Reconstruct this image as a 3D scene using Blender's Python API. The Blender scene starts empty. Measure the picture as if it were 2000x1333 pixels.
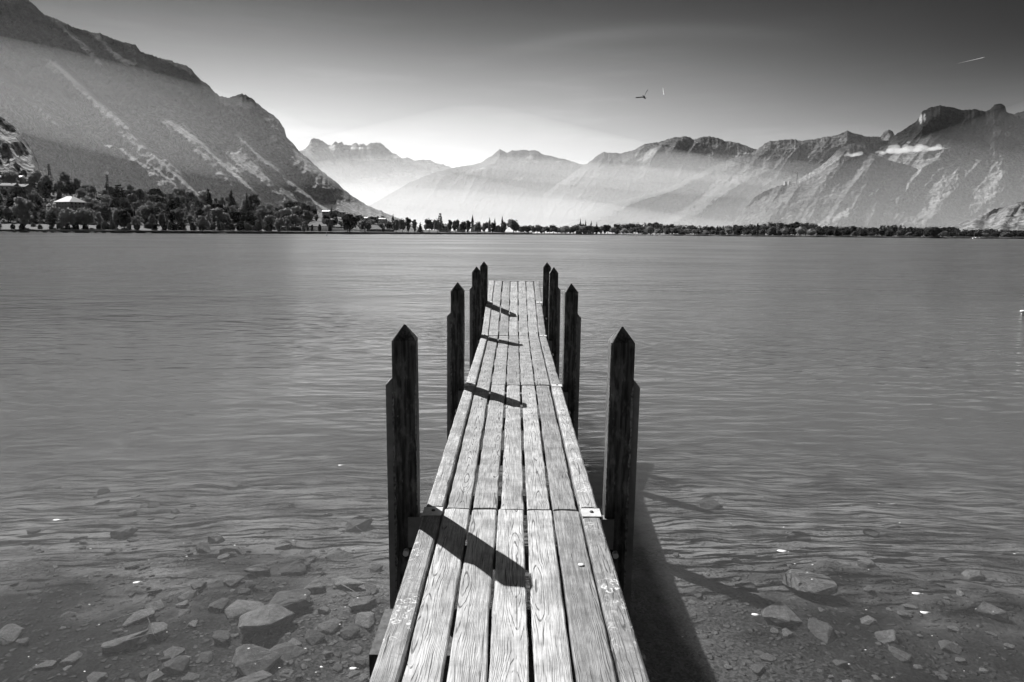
import bpy, bmesh, math, random
import numpy as np
from mathutils import Vector, Matrix

R = math.radians
rnd = random.Random(7)
SC = bpy.context.scene
COL = SC.collection

# ---------------------------------------------------------------- camera
CAM_H, F = 2.465, 1333.3
_p, _rho, _yaw = R(9.0), R(.46), R(.17)
_f = np.array([-math.sin(_yaw)*math.cos(_p), math.cos(_yaw)*math.cos(_p), -math.sin(_p)])
_r0 = np.array([math.cos(_yaw), math.sin(_yaw), 0.0])
_u0 = np.cross(_r0, _f)
_r = _r0*math.cos(_rho) + _u0*math.sin(_rho)
_u = -_r0*math.sin(_rho) + _u0*math.cos(_rho)
cam_d = bpy.data.cameras.new('camera')
cam_d.sensor_width = 36; cam_d.lens = 36*F/2000
cam_d.clip_start = .05; cam_d.clip_end = 200000
cam = bpy.data.objects.new('camera', cam_d); COL.objects.link(cam)
cam.matrix_world = Matrix(((_r[0], _u[0], -_f[0], 0), (_r[1], _u[1], -_f[1], 0), (_r[2], _u[2], -_f[2], CAM_H), (0, 0, 0, 1)))
SC.camera = cam

def at(px, py, y=None, z=None):
    """point of the place seen at a photo pixel, at a forward distance y or a height z (numpy friendly)"""
    px = np.asarray(px, float); py = np.asarray(py, float)
    d = _f + _r*((px-1000)/F)[..., None] + _u*((666.5-py)/F)[..., None]
    t = (np.asarray(y, float)/d[..., 1]) if y is not None else ((z-CAM_H)/d[..., 2])
    return np.array([0, 0, CAM_H]) + d*t[..., None]

# ---------------------------------------------------------------- world, sun, exposure
SUN = Vector((-.653, .883, 1.0)).normalized()
SUN_EL = math.asin(SUN.z); SUN_AZ = math.atan2(SUN.x, SUN.y)
SC.view_settings.view_transform = 'Standard'; SC.view_settings.look = 'None'
SC.view_settings.exposure = 1.05; SC.view_settings.gamma = 1
w = bpy.data.worlds.new('World'); SC.world = w; w.use_nodes = True

class NT:
    def __init__(s, tree): s.t = tree; tree.nodes.clear()
    def n(s, typ, ins=None, **kw):
        nd = s.t.nodes.new(typ)
        for k, v in kw.items(): setattr(nd, k, v)
        for k, v in (ins or {}).items():
            sock = nd.inputs[k]
            if isinstance(v, bpy.types.NodeSocket): s.t.links.new(v, sock)
            else: sock.default_value = v
        return nd
    def m(s, op, a, b=None, c=None, clamp=False):
        ins = {0: a}
        if b is not None: ins[1] = b
        if c is not None: ins[2] = c
        return s.n('ShaderNodeMath', ins, operation=op, use_clamp=clamp).outputs[0]
    def ss(s, v, a, b, lo=0.0, hi=1.0):
        return s.n('ShaderNodeMapRange', {0: v, 1: a, 2: b, 3: lo, 4: hi}, interpolation_type='SMOOTHSTEP').outputs[0]
    def noise(s, vec, scale, detail=3, rough=.55, dist=0.0):
        return s.n('ShaderNodeTexNoise', {'Vector': vec, 'Scale': scale, 'Detail': detail, 'Roughness': rough, 'Distortion': dist}).outputs[0]
    def vmul(s, v, xyz): return s.n('ShaderNodeVectorMath', {0: v, 1: xyz}, operation='MULTIPLY').outputs[0]
    def vadd(s, v, xyz): return s.n('ShaderNodeVectorMath', {0: v, 1: xyz}, operation='ADD').outputs[0]
    def grey(s, v):
        return s.n('ShaderNodeCombineColor', {0: v, 1: v, 2: v}).outputs[0]

N = NT(w.node_tree)
sky = N.n('ShaderNodeTexSky', sky_type='NISHITA', sun_disc=False, sun_elevation=SUN_EL, sun_rotation=SUN_AZ,
          air_density=1.0, dust_density=1.2, ozone_density=1.0)
bw = N.n('ShaderNodeRGBToBW', {0: sky.outputs[0]}).outputs[0]
gen = N.n('ShaderNodeTexCoord').outputs['Generated']
sx = N.n('ShaderNodeSeparateXYZ', {0: gen})
elev = N.m('ARCSINE', sx.outputs[2]); azim = N.m('ARCTAN2', sx.outputs[0], sx.outputs[1])
# a red-filtered sky: bright low down, deep grey higher up and away from the sun
up = N.ss(elev, R(2.5), R(18.5), .80, .052)
up2 = N.ss(elev, R(24), R(52), 1.0, 13.0)
right = N.ss(azim, R(0), R(40), 1.0, .09)
left = N.ss(azim, R(-12), R(-45), 1.0, .5)
side = N.m('MULTIPLY', right, left)
side = N.m('ADD', 1.0, N.m('MULTIPLY', N.m('SUBTRACT', side, 1.0), N.ss(elev, R(1), R(14), .25, 1.0)))
# thin high cirrus
du = N.m('SUBTRACT', azim, R(10.5)); arc = N.m('SUBTRACT', R(15.3), N.m('MULTIPLY', N.m('MULTIPLY', du, du), .55))
dv = N.m('DIVIDE', N.m('SUBTRACT', elev, arc), R(.5))
band = N.m('POWER', 2.718, N.m('MULTIPLY', N.m('MULTIPLY', dv, dv), -1.0))
fade = N.ss(N.m('ABSOLUTE', du), R(3), R(15), 1.0, 0.0)
wisp = N.noise(N.vmul(gen, (3, 3, 26)), 2.0, 4, .6)
cir = N.m('ADD', N.m('MULTIPLY', N.m('MULTIPLY', band, fade), .36), N.m('MULTIPLY', N.ss(wisp, .45, .8), .12))
tot = N.m('MULTIPLY', N.m('MULTIPLY', N.m('MULTIPLY', bw, up), N.m('MULTIPLY', up2, side)), N.m('ADD', 1.0, cir))
bg = N.n('ShaderNodeBackground', {0: N.grey(tot), 1: .077})
N.n('ShaderNodeOutputWorld', {0: bg.outputs[0]})

sd = bpy.data.lights.new('sun', 'SUN'); sd.energy = 4.2; sd.angle = R(.5); sd.color = (1, .995, .99)
sun = bpy.data.objects.new('sun', sd); COL.objects.link(sun)
sun.rotation_euler = SUN.to_track_quat('Z', 'Y').to_euler(); sun.location = (-60, 80, 90)

SC.render.engine = 'CYCLES'
cy = SC.cycles
cy.use_denoising = True; cy.denoiser = 'OPENIMAGEDENOISE'; cy.denoising_input_passes = 'RGB_ALBEDO_NORMAL'; cy.denoising_prefilter = 'ACCURATE'; cy.use_adaptive_sampling = True; cy.adaptive_threshold = .02
cy.max_bounces = 8; cy.diffuse_bounces = 2; cy.glossy_bounces = 3; cy.transmission_bounces = 4
cy.transparent_max_bounces = 48; cy.volume_bounces = 1; cy.caustics_reflective = False; cy.caustics_refractive = False
cy.time_limit = 900; cy.sample_clamp_direct = 1.5; cy.sample_clamp_indirect = 3

# ---------------------------------------------------------------- materials
def mat(name):
    m = bpy.data.materials.new(name); m.use_nodes = True
    return m, NT(m.node_tree)
def out(n, surf=None, vol=None):
    o = n.n('ShaderNodeOutputMaterial')
    if surf: n.t.links.new(surf, o.inputs[0])
    if vol: n.t.links.new(vol, o.inputs[1])
def pbr(n, col, rough=.8, normal=None, metal=0.0, spec=.3):
    ins = {'Roughness': rough, 'Metallic': metal, 'Specular IOR Level': spec}
    ins['Base Color'] = n.grey(col) if isinstance(col, bpy.types.NodeSocket) else (col, col, col, 1)
    if normal: ins['Normal'] = normal
    return n.n('ShaderNodeBsdfPrincipled', ins).outputs[0]
def bump(n, h, strength=.5, dist=.01):
    return n.n('ShaderNodeBump', {'Height': h, 'Strength': strength, 'Distance': dist}).outputs[0]
def ocoord(n): return n.n('ShaderNodeTexCoord').outputs['Object']
def mixf(n, f, a, b): return n.n('ShaderNodeMix', {0: f, 2: a, 3: b}).outputs[0]

def simple(name, lo, hi, scale, rough=.8, metal=0, b=.3, bd=.01, spec=.3):
    m, n = mat(name); c = ocoord(n)
    h = n.noise(c, scale, 5, .6)
    out(n, pbr(n, n.ss(h, .3, .7, lo, hi), rough, bump(n, h, b, bd), metal, spec)); return m

def wood_mat(name, base, lichen):
    m, n = mat(name); c = ocoord(n)
    rv = n.n('ShaderNodeObjectInfo').outputs['Random']
    off = n.n('ShaderNodeCombineXYZ', {0: n.m('MULTIPLY', rv, 37), 1: n.m('MULTIPLY', rv, 91), 2: n.m('MULTIPLY', rv, 53)}).outputs[0]
    cs = n.n('ShaderNodeSeparateXYZ', {0: c})
    p = n.vadd(c, off)
    slow = n.noise(n.vmul(p, (1.0, .5, 1)), 1.6, 2)
    slow2 = n.noise(n.vmul(p, (4, .9, 1)), 1.9, 3)
    fine = n.noise(n.vmul(p, (26, 9, 1)), 1.0, 2)
    xx = n.m('ADD', n.m('ADD', cs.outputs[0], n.m('MULTIPLY', n.m('SUBTRACT', n.m('FRACT', n.m('MULTIPLY', rv, 7.3)), .5), .22)), n.m('MULTIPLY', n.m('SUBTRACT', slow2, .5), .06))
    xx = n.m('ADD', xx, n.m('MULTIPLY', n.m('SUBTRACT', fine, .5), .010))
    dep = n.m('ADD', .02, n.m('MULTIPLY', slow, .09))
    rad = n.m('SQRT', n.m('ADD', n.m('MULTIPLY', xx, xx), n.m('MULTIPLY', dep, dep)))
    ring = n.m('SINE', n.m('MULTIPLY', rad, 2*math.pi*185))
    fib = n.noise(n.vmul(p, (150, 7, 10)), 1.0, 3, .6)
    seg = n.noise(n.vmul(p, (70, 4, 10)), 1.0, 2)
    crack = n.m('MULTIPLY', n.ss(ring, .66, 1.0), n.ss(seg, .36, .56))
    split = n.ss(n.noise(n.vmul(p, (95, 2.3, 3)), 1.0, 2, .5), .66, .73)
    dark = n.m('MAXIMUM', n.m('MULTIPLY', crack, .78), n.m('MULTIPLY', split, .9))
    dirt = n.noise(p, 6.0, 5, .65)
    tone = n.m('ADD', .66, n.m('MULTIPLY', rv, .6))
    col = n.m('MULTIPLY', n.m('MULTIPLY', base, tone), n.ss(fib, .28, .72, .62, 1.22))
    col = n.m('MULTIPLY', col, n.ss(dirt, .35, .68, 1.14, .68))
    col = n.m('MULTIPLY', col, n.m('SUBTRACT', 1.0, dark))
    h = n.m('SUBTRACT', n.m('MULTIPLY', fib, .3), dark)
    if lichen:
        vo = n.n('ShaderNodeTexVoronoi', {'Vector': n.vadd(n.vmul(p, (1, .8, 1)), n.vmul(n.n('ShaderNodeTexNoise', {'Vector': p, 'Scale': 20.0}).outputs[1], (.05, .05, 0))), 'Scale': 22.0})
        d = vo.outputs[0]
        edge = n.m('MULTIPLY', n.ss(d, .20, .36), n.ss(d, .52, .36))
        where = n.m('MULTIPLY', n.ss(n.noise(p, 3.3, 3), .46, .62), n.ss(n.noise(p, 60, 3), .35, .6))
        blot = n.m('MULTIPLY', n.ss(n.noise(p, 42, 4, .7), .45, .62), n.ss(n.noise(p, 5.2, 2), .4, .62))
        col = mixf(n, n.m('MULTIPLY', edge, where), col, .62)
        col = mixf(n, n.m('MULTIPLY', blot, .9), col, n.m('MULTIPLY', .2, tone))
        h = n.m('ADD', h, n.m('MULTIPLY', n.m('MULTIPLY', edge, where), .8))
    out(n, pbr(n, col, .75, bump(n, h, .7, .003), 0, .3)); return m

M = {}
M['plank'] = wood_mat('weathered_plank', .385, False)
M['beam'] = wood_mat('lichen_beam', .36, True)
M['joist'] = simple('dark_joist', .05, .1, 14)
def post_mat():
    m, n = mat('black_post_wood'); c = ocoord(n)
    st = n.noise(n.vmul(c, (40, 40, 3)), 1.0, 4, .6); bl = n.noise(n.vmul(c, (1, 1, .4)), 16, 4, .65)
    spots = n.ss(n.noise(n.vmul(c, (1, 1, .6)), 38, 2), .68, .76)
    col = n.m('ADD', n.ss(st, .35, .7, .012, .10), n.m('MULTIPLY', n.ss(bl, .48, .72), .09))
    col = n.m('ADD', col, n.m('MULTIPLY', spots, .10))
    out(n, pbr(n, col, .7, bump(n, st, .5, .004), 0, .25)); return m
M['post'] = post_mat()
M['steel'] = simple('dull_steel', .15, .22, 9, .55, .0, .1, .002, .5)
M['lip'] = simple('rusted_edge', .05, .26, 40, .8, 0, .8, .004)
M['zinc'] = simple('galvanised_plate', .42, .56, 30, .5, .0, .08, .001, .5)
M['bolt'] = simple('pale_bolt', .6, .75, 20, .4)
M['hole'] = simple('dark_bolt', .02, .05, 20, .6)
M['sill'] = simple('wet_timber', .03, .09, 24, .7, 0, .6, .01)

def water_mat():
    m, n = mat('lake_water')
    c = n.n('ShaderNodeTexCoord').outputs['Object']
    s = n.n('ShaderNodeSeparateXYZ', {0: c}); X, Y = s.outputs[0], s.outputs[1]
    # wind ripples on several scales; crests lie across the view, calmer close to the bank
    gust = n.noise(n.vmul(c, (.035, .05, 1)), 1.0, 3, .6)
    gam = n.ss(gust, .36, .60, .3, 1.2)
    calm = n.ss(n.m('ADD', Y, n.m('MULTIPLY', n.m('SUBTRACT', n.noise(c, .22, 2), .5), 2.0)), 5.4, 9.0, .05, 1.0)
    lane = n.ss(n.noise(n.vmul(c, (.007, .026, 1)), 1.0, 4, .6), .36, .62, .4, 1.35)
    gam = n.m('MULTIPLY', gam, lane)
    amp = n.m('MULTIPLY', gam, calm)
    open_ = n.ss(Y, 10, 40, .1, 1.0); far_ = n.ss(Y, 22, 70, 0.0, 1.0)
    def height(p):
        rot = n.n('ShaderNodeVectorRotate', {'Vector': p, 'Angle': R(-6)}, rotation_type='Z_AXIS').outputs[0]
        rot2 = n.n('ShaderNodeVectorRotate', {'Vector': p, 'Angle': R(14)}, rotation_type='Z_AXIS').outputs[0]
        a = n.noise(n.vmul(rot, (1.15, 4.6, 1)), 1.0, 2, .4, .35)
        b = n.noise(n.vmul(rot2, (.6, 1.5, 1)), 1.0, 2, .55, .3)
        d = n.noise(n.vmul(rot, (.20, .34, 1)), 1.0, 3, .55)
        f = n.noise(n.vmul(rot, (1.6, 9.5, 1)), 1.0, 1, .4, .4)
        h1 = n.m('ADD', n.m('ADD', n.m('MULTIPLY', a, .075), n.m('MULTIPLY', f, .022)), n.m('MULTIPLY', b, .15))
        return n.m('MULTIPLY', amp, n.m('ADD', h1, n.m('ADD', n.m('MULTIPLY', n.m('MULTIPLY', d, .55), open_), n.m('MULTIPLY', n.m('MULTIPLY', n.noise(n.vmul(rot2, (.05, .10, 1)), 1.0, 2, .5), 1.3), far_))))
    E_ = .015
    h0 = height(c); h1 = height(n.vadd(c, (E_, 0, 0))); h2 = height(n.vadd(c, (0, E_, 0)))
    nx = n.m('DIVIDE', n.m('SUBTRACT', h0, h1), E_); ny = n.m('DIVIDE', n.m('SUBTRACT', h0, h2), E_)
    # small wavelets never get steep: their slope levels off
    lim = n.m('SQRT', n.m('ADD', 1.0, n.m('MULTIPLY', n.m('ADD', n.m('MULTIPLY', nx, nx), n.m('MULTIPLY', ny, ny)), 1/.14**2)))
    nx = n.m('DIVIDE', nx, lim); ny = n.m('DIVIDE', ny, lim)
    nrm = n.n('ShaderNodeVectorMath', {0: n.n('ShaderNodeCombineXYZ', {0: nx, 1: ny, 2: 1.0}).outputs[0]}, operation='NORMALIZE').outputs[0]
    fr = n.n('ShaderNodeFresnel', {0: 1.333, 1: nrm}).outputs[0]
    gl = n.n('ShaderNodeBsdfGlossy', {0: (1, 1, 1, 1), 'Roughness': n.m('ADD', .05, n.m('MULTIPLY', n.ss(Y, 11, 30, 0, 1), .226)), 'Normal': nrm}, distribution='BECKMANN').outputs[0]
    tr = n.n('ShaderNodeBsdfTransparent', {0: (.93, .93, .93, 1)}).outputs[0]
    mx = n.n('ShaderNodeMixShader', {0: fr, 1: tr, 2: gl}).outputs[0]
    vol = n.n('ShaderNodeVolumePrincipled', {'Color': (.64, .64, .64, 1), 'Density': .125, 'Anisotropy': .0}).outputs[0]
    out(n, mx, vol); return m
M['water'] = water_mat()

def bed_mat():
    m, n = mat('stony_bed'); c = ocoord(n)
    v = n.n('ShaderNodeTexVoronoi', {'Vector': n.vadd(c, n.vmul(n.n('ShaderNodeTexNoise', {'Vector': c, 'Scale': 6.0}).outputs[1], (.1, .1, 0))), 'Scale': 17.0})
    v2 = n.n('ShaderNodeTexVoronoi', {'Vector': c, 'Scale': 52.0})
    n1 = n.noise(c, 30, 4, .7); n2 = n.noise(c, .9, 4, .6); n3 = n.noise(c, 4.5, 4, .65)
    s1 = n.n('ShaderNodeSeparateColor', {0: v.outputs[1]}).outputs[0]
    s2 = n.n('ShaderNodeSeparateColor', {0: v2.outputs[1]}).outputs[1]
    peb = n.m('MULTIPLY', n.ss(v.outputs[0], .5, .25), n.ss(s1, .45, .6))
    col = n.m('MULTIPLY', n.m('ADD', .03, n.m('MULTIPLY', n1, .15)), n.ss(n2, .35, .68, .55, 1.35))
    col = n.m('MULTIPLY', col, n.ss(s2, 0, 1, .45, 1.75))
    sp = n.n('ShaderNodeSeparateXYZ', {0: c}); bx = n.m('ABSOLUTE', sp.outputs[0])
    # vignetting painted dark into the bed away from the jetty, pale sand further out
    vignette = n.ss(n.m('ADD', bx, n.m('MULTIPLY', n.m('SUBTRACT', n2, .5), 2.2)), 1.2, 3.0, .9, .22)
    outer = n.ss(n.m('ADD', sp.outputs[1], n.m('MULTIPLY', n.m('SUBTRACT', n2, .5), 5.0)), 4.6, 8.2, 0, 1)
    col = n.m('MULTIPLY', col, n.m('MAXIMUM', vignette, outer))
    patch = n.noise(n.vmul(c, (.8, 1.1, 1)), 1.3, 5, .62)
    sand = n.m('MULTIPLY', outer, n.ss(patch, .34, .66))
    col = mixf(n, sand, col, n.m('ADD', .20, n.m('MULTIPLY', n3, .22)))
    col = mixf(n, n.m('MULTIPLY', peb, n.m('SUBTRACT', 1.0, n.m('MULTIPLY', sand, .7))), col, n.m('MULTIPLY', n.m('ADD', .07, n.m('MULTIPLY', n3, .20)), n.m('ADD', .35, n.m('MULTIPLY', vignette, .7))))
    h = n.m('ADD', n.m('MULTIPLY', peb, .6), n.m('ADD', n.m('MULTIPLY', n3, .8), n.m('MULTIPLY', n1, .35)))
    out(n, pbr(n, col, .9, bump(n, n.m('MULTIPLY', h, n.m('SUBTRACT', 1.0, n.m('MULTIPLY', outer, .75))), 1.0, .05), 0, .1)); return m
M['bed'] = bed_mat()
def rock_mat():
    m, n = mat('lake_rock'); c = ocoord(n)
    rv = n.n('ShaderNodeObjectInfo').outputs['Random']
    a = n.noise(c, 9, 5, .65); b = n.noise(c, 45, 3, .7)
    col = n.m('MULTIPLY', n.m('ADD', .13, n.m('MULTIPLY', rv, .17)), n.ss(a, .3, .7, .7, 1.25))
    col = n.m('MULTIPLY', col, n.ss(b, .3, .7, .85, 1.12))
    out(n, pbr(n, col, .9, bump(n, n.m('ADD', a, n.m('MULTIPLY', b, .4)), .6, .03), 0, .1)); return m
M['rock'] = rock_mat()

def mountain_mat(name, lo, hi, ts, meadow, conifer=None):  # conifer: height above which crest shade is painted into the colour
    m, n = mat(name); c = n.n('ShaderNodeNewGeometry').outputs['Position']
    t = n.noise(c, ts, 4, .7); g = n.noise(c, ts*.12, 4, .6); pat = n.noise(c, ts*.5, 3, .6)
    col = n.ss(t, .3, .72, lo, hi)
    col = n.m('MULTIPLY', col, n.ss(g, .35, .65, .7, 1.3))
    if conifer:   # shade of the upper slopes painted into the forest colour
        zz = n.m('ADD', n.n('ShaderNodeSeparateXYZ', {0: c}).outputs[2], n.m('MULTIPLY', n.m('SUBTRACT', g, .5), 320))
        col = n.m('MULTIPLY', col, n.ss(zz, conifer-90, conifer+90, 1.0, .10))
    at_ = n.n('ShaderNodeAttribute', attribute_name='meadow').outputs['Fac']
    mm = n.m('MULTIPLY', at_, n.ss(n.noise(c, ts*.35, 4, .7), .36, .52))
    col = mixf(n, mm, col, meadow)
    h = n.m('ADD', t, n.m('MULTIPLY', pat, 2.2))
    out(n, pbr(n, col, .95, bump(n, h, 1.0, .42/ts), 0, .05)); return m

def leaf_mat(name, lo, hi):
    m, n = mat(name); c = ocoord(n)
    rv = n.n('ShaderNodeObjectInfo').outputs['Random']
    t = n.noise(c, .9, 3, .6)
    col = n.m('MULTIPLY', n.ss(t, .3, .7, lo, hi), n.m('ADD', .5, n.m('MULTIPLY', rv, 1.05)))
    d = n.n('ShaderNodeBsdfDiffuse', {0: n.grey(col)}).outputs[0]
    tl = n.n('ShaderNodeBsdfTranslucent', {0: n.grey(n.m('MULTIPLY', col, 1.2))}).outputs[0]
    out(n, n.n('ShaderNodeMixShader', {0: .42, 1: d, 2: tl}).outputs[0]); return m
M['leaf'] = leaf_mat('broad_leaves', .09, .24)
M['leaf_dark'] = leaf_mat('dark_needles', .02, .07)
M['leaf_pale'] = leaf_mat('pale_leaves', .18, .36)
M['bark'] = simple('bark', .04, .08, 4)
M['grass'] = simple('bank_grass', .03, .10, .35, .95, 0, .5, .3)
M['plain'] = simple('shore_plain', .03, .08, .05, .95, 0, .5, .3)
M['seawall'] = simple('dark_masonry', .03, .07, 1.2, .9, 0, .5, .1)
M['stonewall'] = simple('pale_masonry', .04, .12, .8, .9, 0, .6, .2)
M['reeds'] = leaf_mat('reeds', .06, .16)
M['plaster'] = simple('plaster', .42, .55, .6, .9, 0, .1, .02)
M['plaster_dim'] = simple('grey_plaster', .16, .24, .6, .9, 0, .1, .02)
M['roof_bright'] = simple('pale_roof', .55, .7, 1.5, .5, 0, .2, .03)
M['roof_dim'] = simple('dark_roof', .10, .18, 1.5, .8, 0, .2, .03)
M['glass'] = simple('window_glass', .02, .05, 1, .15, 0, 0, .01, .5)
M['white'] = simple('white_paint', .7, .8, 3, .4)
M['dark'] = simple('dark_paint', .02, .03, 3, .5)
M['lattice'] = simple('pylon_steel', .06, .1, 3, .6)
M['feather'] = simple('dark_feathers', .02, .05, 20, .8)
M['petal'] = simple('fallen_leaf', .55, .8, 60, .6)
def vol_mat(name, dens, g, colr=1.0):
    m, n = mat(name)
    out(n, None, n.n('ShaderNodeVolumePrincipled', {'Color': (colr, colr, colr, 1), 'Density': dens, 'Anisotropy': g}).outputs[0]); return m

# ---------------------------------------------------------------- mesh helpers
def link(name, me, m=None, parent=None):
    o = bpy.data.objects.new(name, me); COL.objects.link(o)
    if m and me is not None: me.materials.append(m)
    if parent: o.parent = parent
    return o
def empty(name, loc, rz=0):
    o = bpy.data.objects.new(name, None); COL.objects.link(o); o.location = loc; o.rotation_euler = (0, 0, rz); o.empty_display_size = .2
    return o
def tag(o, label=None, cat=None, group=None, kind=None):
    for k, v in (('label', label), ('category', cat), ('group', group), ('kind', kind)):
        if v: o[k] = v
    return o
def mesh(name, verts, faces, smooth=False):
    me = bpy.data.meshes.new(name); me.from_pydata([tuple(v) for v in verts], [], [tuple(f) for f in faces]); me.update()
    if smooth: me.polygons.foreach_set('use_smooth', [True]*len(me.polygons))
    return me
def grid_mesh(name, P, smooth=True):
    """P: (nu, nv, 3)"""
    nu, nv = P.shape[:2]
    i = np.arange(nu*nv).reshape(nu, nv)
    fs = np.stack([i[:-1, :-1], i[1:, :-1], i[1:, 1:], i[:-1, 1:]], -1).reshape(-1, 4)
    me = bpy.data.meshes.new(name)
    me.vertices.add(nu*nv); me.vertices.foreach_set('co', P.reshape(-1).astype(np.float32))
    me.loops.add(len(fs)*4); me.loops.foreach_set('vertex_index', fs.reshape(-1).astype(np.int32))
    me.polygons.add(len(fs)); me.polygons.foreach_set('loop_start', np.arange(0, len(fs)*4, 4, dtype=np.int32))
    me.update(calc_edges=True)
    me.polygons.foreach_set('use_smooth', [smooth]*len(fs))
    me.validate(); return me
class MB:
    def __init__(s): s.v = []; s.f = []
    def add(s, v, f):
        k = len(s.v); s.v += [tuple(a) for a in v]; s.f += [tuple(i+k for i in q) for q in f]
    def box(s, x0, x1, y0, y1, z0, z1):
        s.add([(x0, y0, z0), (x1, y0, z0), (x1, y1, z0), (x0, y1, z0), (x0, y0, z1), (x1, y0, z1), (x1, y1, z1), (x0, y1, z1)],
              [(3, 2, 1, 0), (4, 5, 6, 7), (0, 1, 5, 4), (1, 2, 6, 5), (2, 3, 7, 6), (3, 0, 4, 7)])
    def tube(s, a, b, r0, r1=None, k=6):
        r1 = r0 if r1 is None else r1
        a, b = Vector(a), Vector(b); q = (b-a).to_track_quat('Z', 'Y')
        vs = []
        for p, r in ((a, r0), (b, r1)):
            for i in range(k): vs.append(p + q @ Vector((r*math.cos(2*math.pi*i/k), r*math.sin(2*math.pi*i/k), 0)))
        s.add(vs, [(i, (i+1) % k, k+(i+1) % k, k+i) for i in range(k)] + [tuple(range(k-1, -1, -1)), tuple(range(k, 2*k))])
    def lathe(s, prof, k=12, c=(0, 0, 0)):
        vs = [(c[0]+r*math.cos(2*math.pi*i/k), c[1]+r*math.sin(2*math.pi*i/k), c[2]+z) for r, z in prof for i in range(k)]
        fs = [(j*k+i, j*k+(i+1) % k, (j+1)*k+(i+1) % k, (j+1)*k+i) for j in range(len(prof)-1) for i in range(k)]
        fs += [tuple(range(k-1, -1, -1)), tuple((len(prof)-1)*k+i for i in range(k))]
        s.add(vs, fs)
    def build(s, name, m, parent=None, smooth=False):
        return link(name, mesh(name, s.v, s.f, smooth), m, parent)

# numpy value noise
def _h(ix, iy, seed):
    h = (ix*374761393 + iy*668265263 + seed*974711) & 0xffffffff
    h = ((h ^ (h >> 13))*1274126177) & 0xffffffff
    return ((h ^ (h >> 16)) & 0xffff)/65535.0
def vn(x, y, seed=0):
    x = np.asarray(x, float); y = np.asarray(y, float)
    ix = np.floor(x).astype(np.int64); iy = np.floor(y).astype(np.int64); fx = x-ix; fy = y-iy
    fx = fx*fx*fx*(fx*(fx*6-15)+10); fy = fy*fy*fy*(fy*(fy*6-15)+10)
    return (_h(ix, iy, seed)*(1-fx)+_h(ix+1, iy, seed)*fx)*(1-fy) + (_h(ix, iy+1, seed)*(1-fx)+_h(ix+1, iy+1, seed)*fx)*fy
def fbm(x, y, seed=0, o=4, gain=.5):
    s = 0; a = 1; t = 0
    for k in range(o): s = s+a*vn(x*2**k, y*2**k, seed+k*17); t += a; a *= gain
    return s/t
def ridged(x, y, seed=0, o=4):
    s = 0; a = 1; t = 0
    for k in range(o): s = s+a*(1-np.abs(2*vn(x*2**k, y*2**k, seed+k*31)-1)); t += a; a *= .5
    return s/t

# ---------------------------------------------------------------- shore line, lake bed, water
SHX = [-800, 0, 400, 700, 900, 1020, 1200, 1320, 1500, 1750, 2000, 2800]
SHD = [400, 480, 540, 720, 980, 1150, 1200, 1120, 1010, 920, 850, 700]
def shore(px): return np.interp(px, SHX, SHD)

def depth(x, y):
    d = .50 + .055*np.clip(y, 0, 6) + .16*np.clip(y-6, 0, 200) + .035*np.clip(np.abs(x)-3, 0, 50)
    return np.minimum(d, 11) + .13*(fbm(x*.9, y*.9, 3)-.5) + (.05*(fbm(x*4, y*4, 5)-.5) + .05*(vn(x*9, y*9, 8)-.5))*np.clip((7.5-y)/3, .15, 1)
def spaced(lo, hi, fine, n):
    t = np.linspace(-1, 1, n); k = np.sinh(t*6)/np.sinh(6)
    return np.where(k < 0, -k*lo, k*hi) + t*fine
xs = np.concatenate([np.linspace(-3500, -60, 24), np.linspace(-50, -9, 42), np.linspace(-8.5, 8.5, 240), np.linspace(9, 50, 42), np.linspace(60, 3500, 24)])
ys = np.concatenate([np.linspace(-60, -2, 10), np.linspace(-1, 12, 200), np.linspace(12.5, 60, 50), np.linspace(80, 1330, 20)])
gx, gy = np.meshgrid(xs, ys, indexing='ij')
bedz = -depth(gx, gy)
bedz = np.where(gy < 0, np.minimum(.2, -.5 - .45*gy*.5), bedz)
tag(link('lakebed', grid_mesh('lakebed', np.stack([gx, gy, bedz], -1)), M['bed']), kind='structure')
def bed(x, y): return float(-depth(np.array(x), np.array(y)))
wb = MB(); wb.box(-3400, 3400, -40, 1320, -16, 0)
tag(wb.build('water', M['water']), kind='structure')

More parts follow.
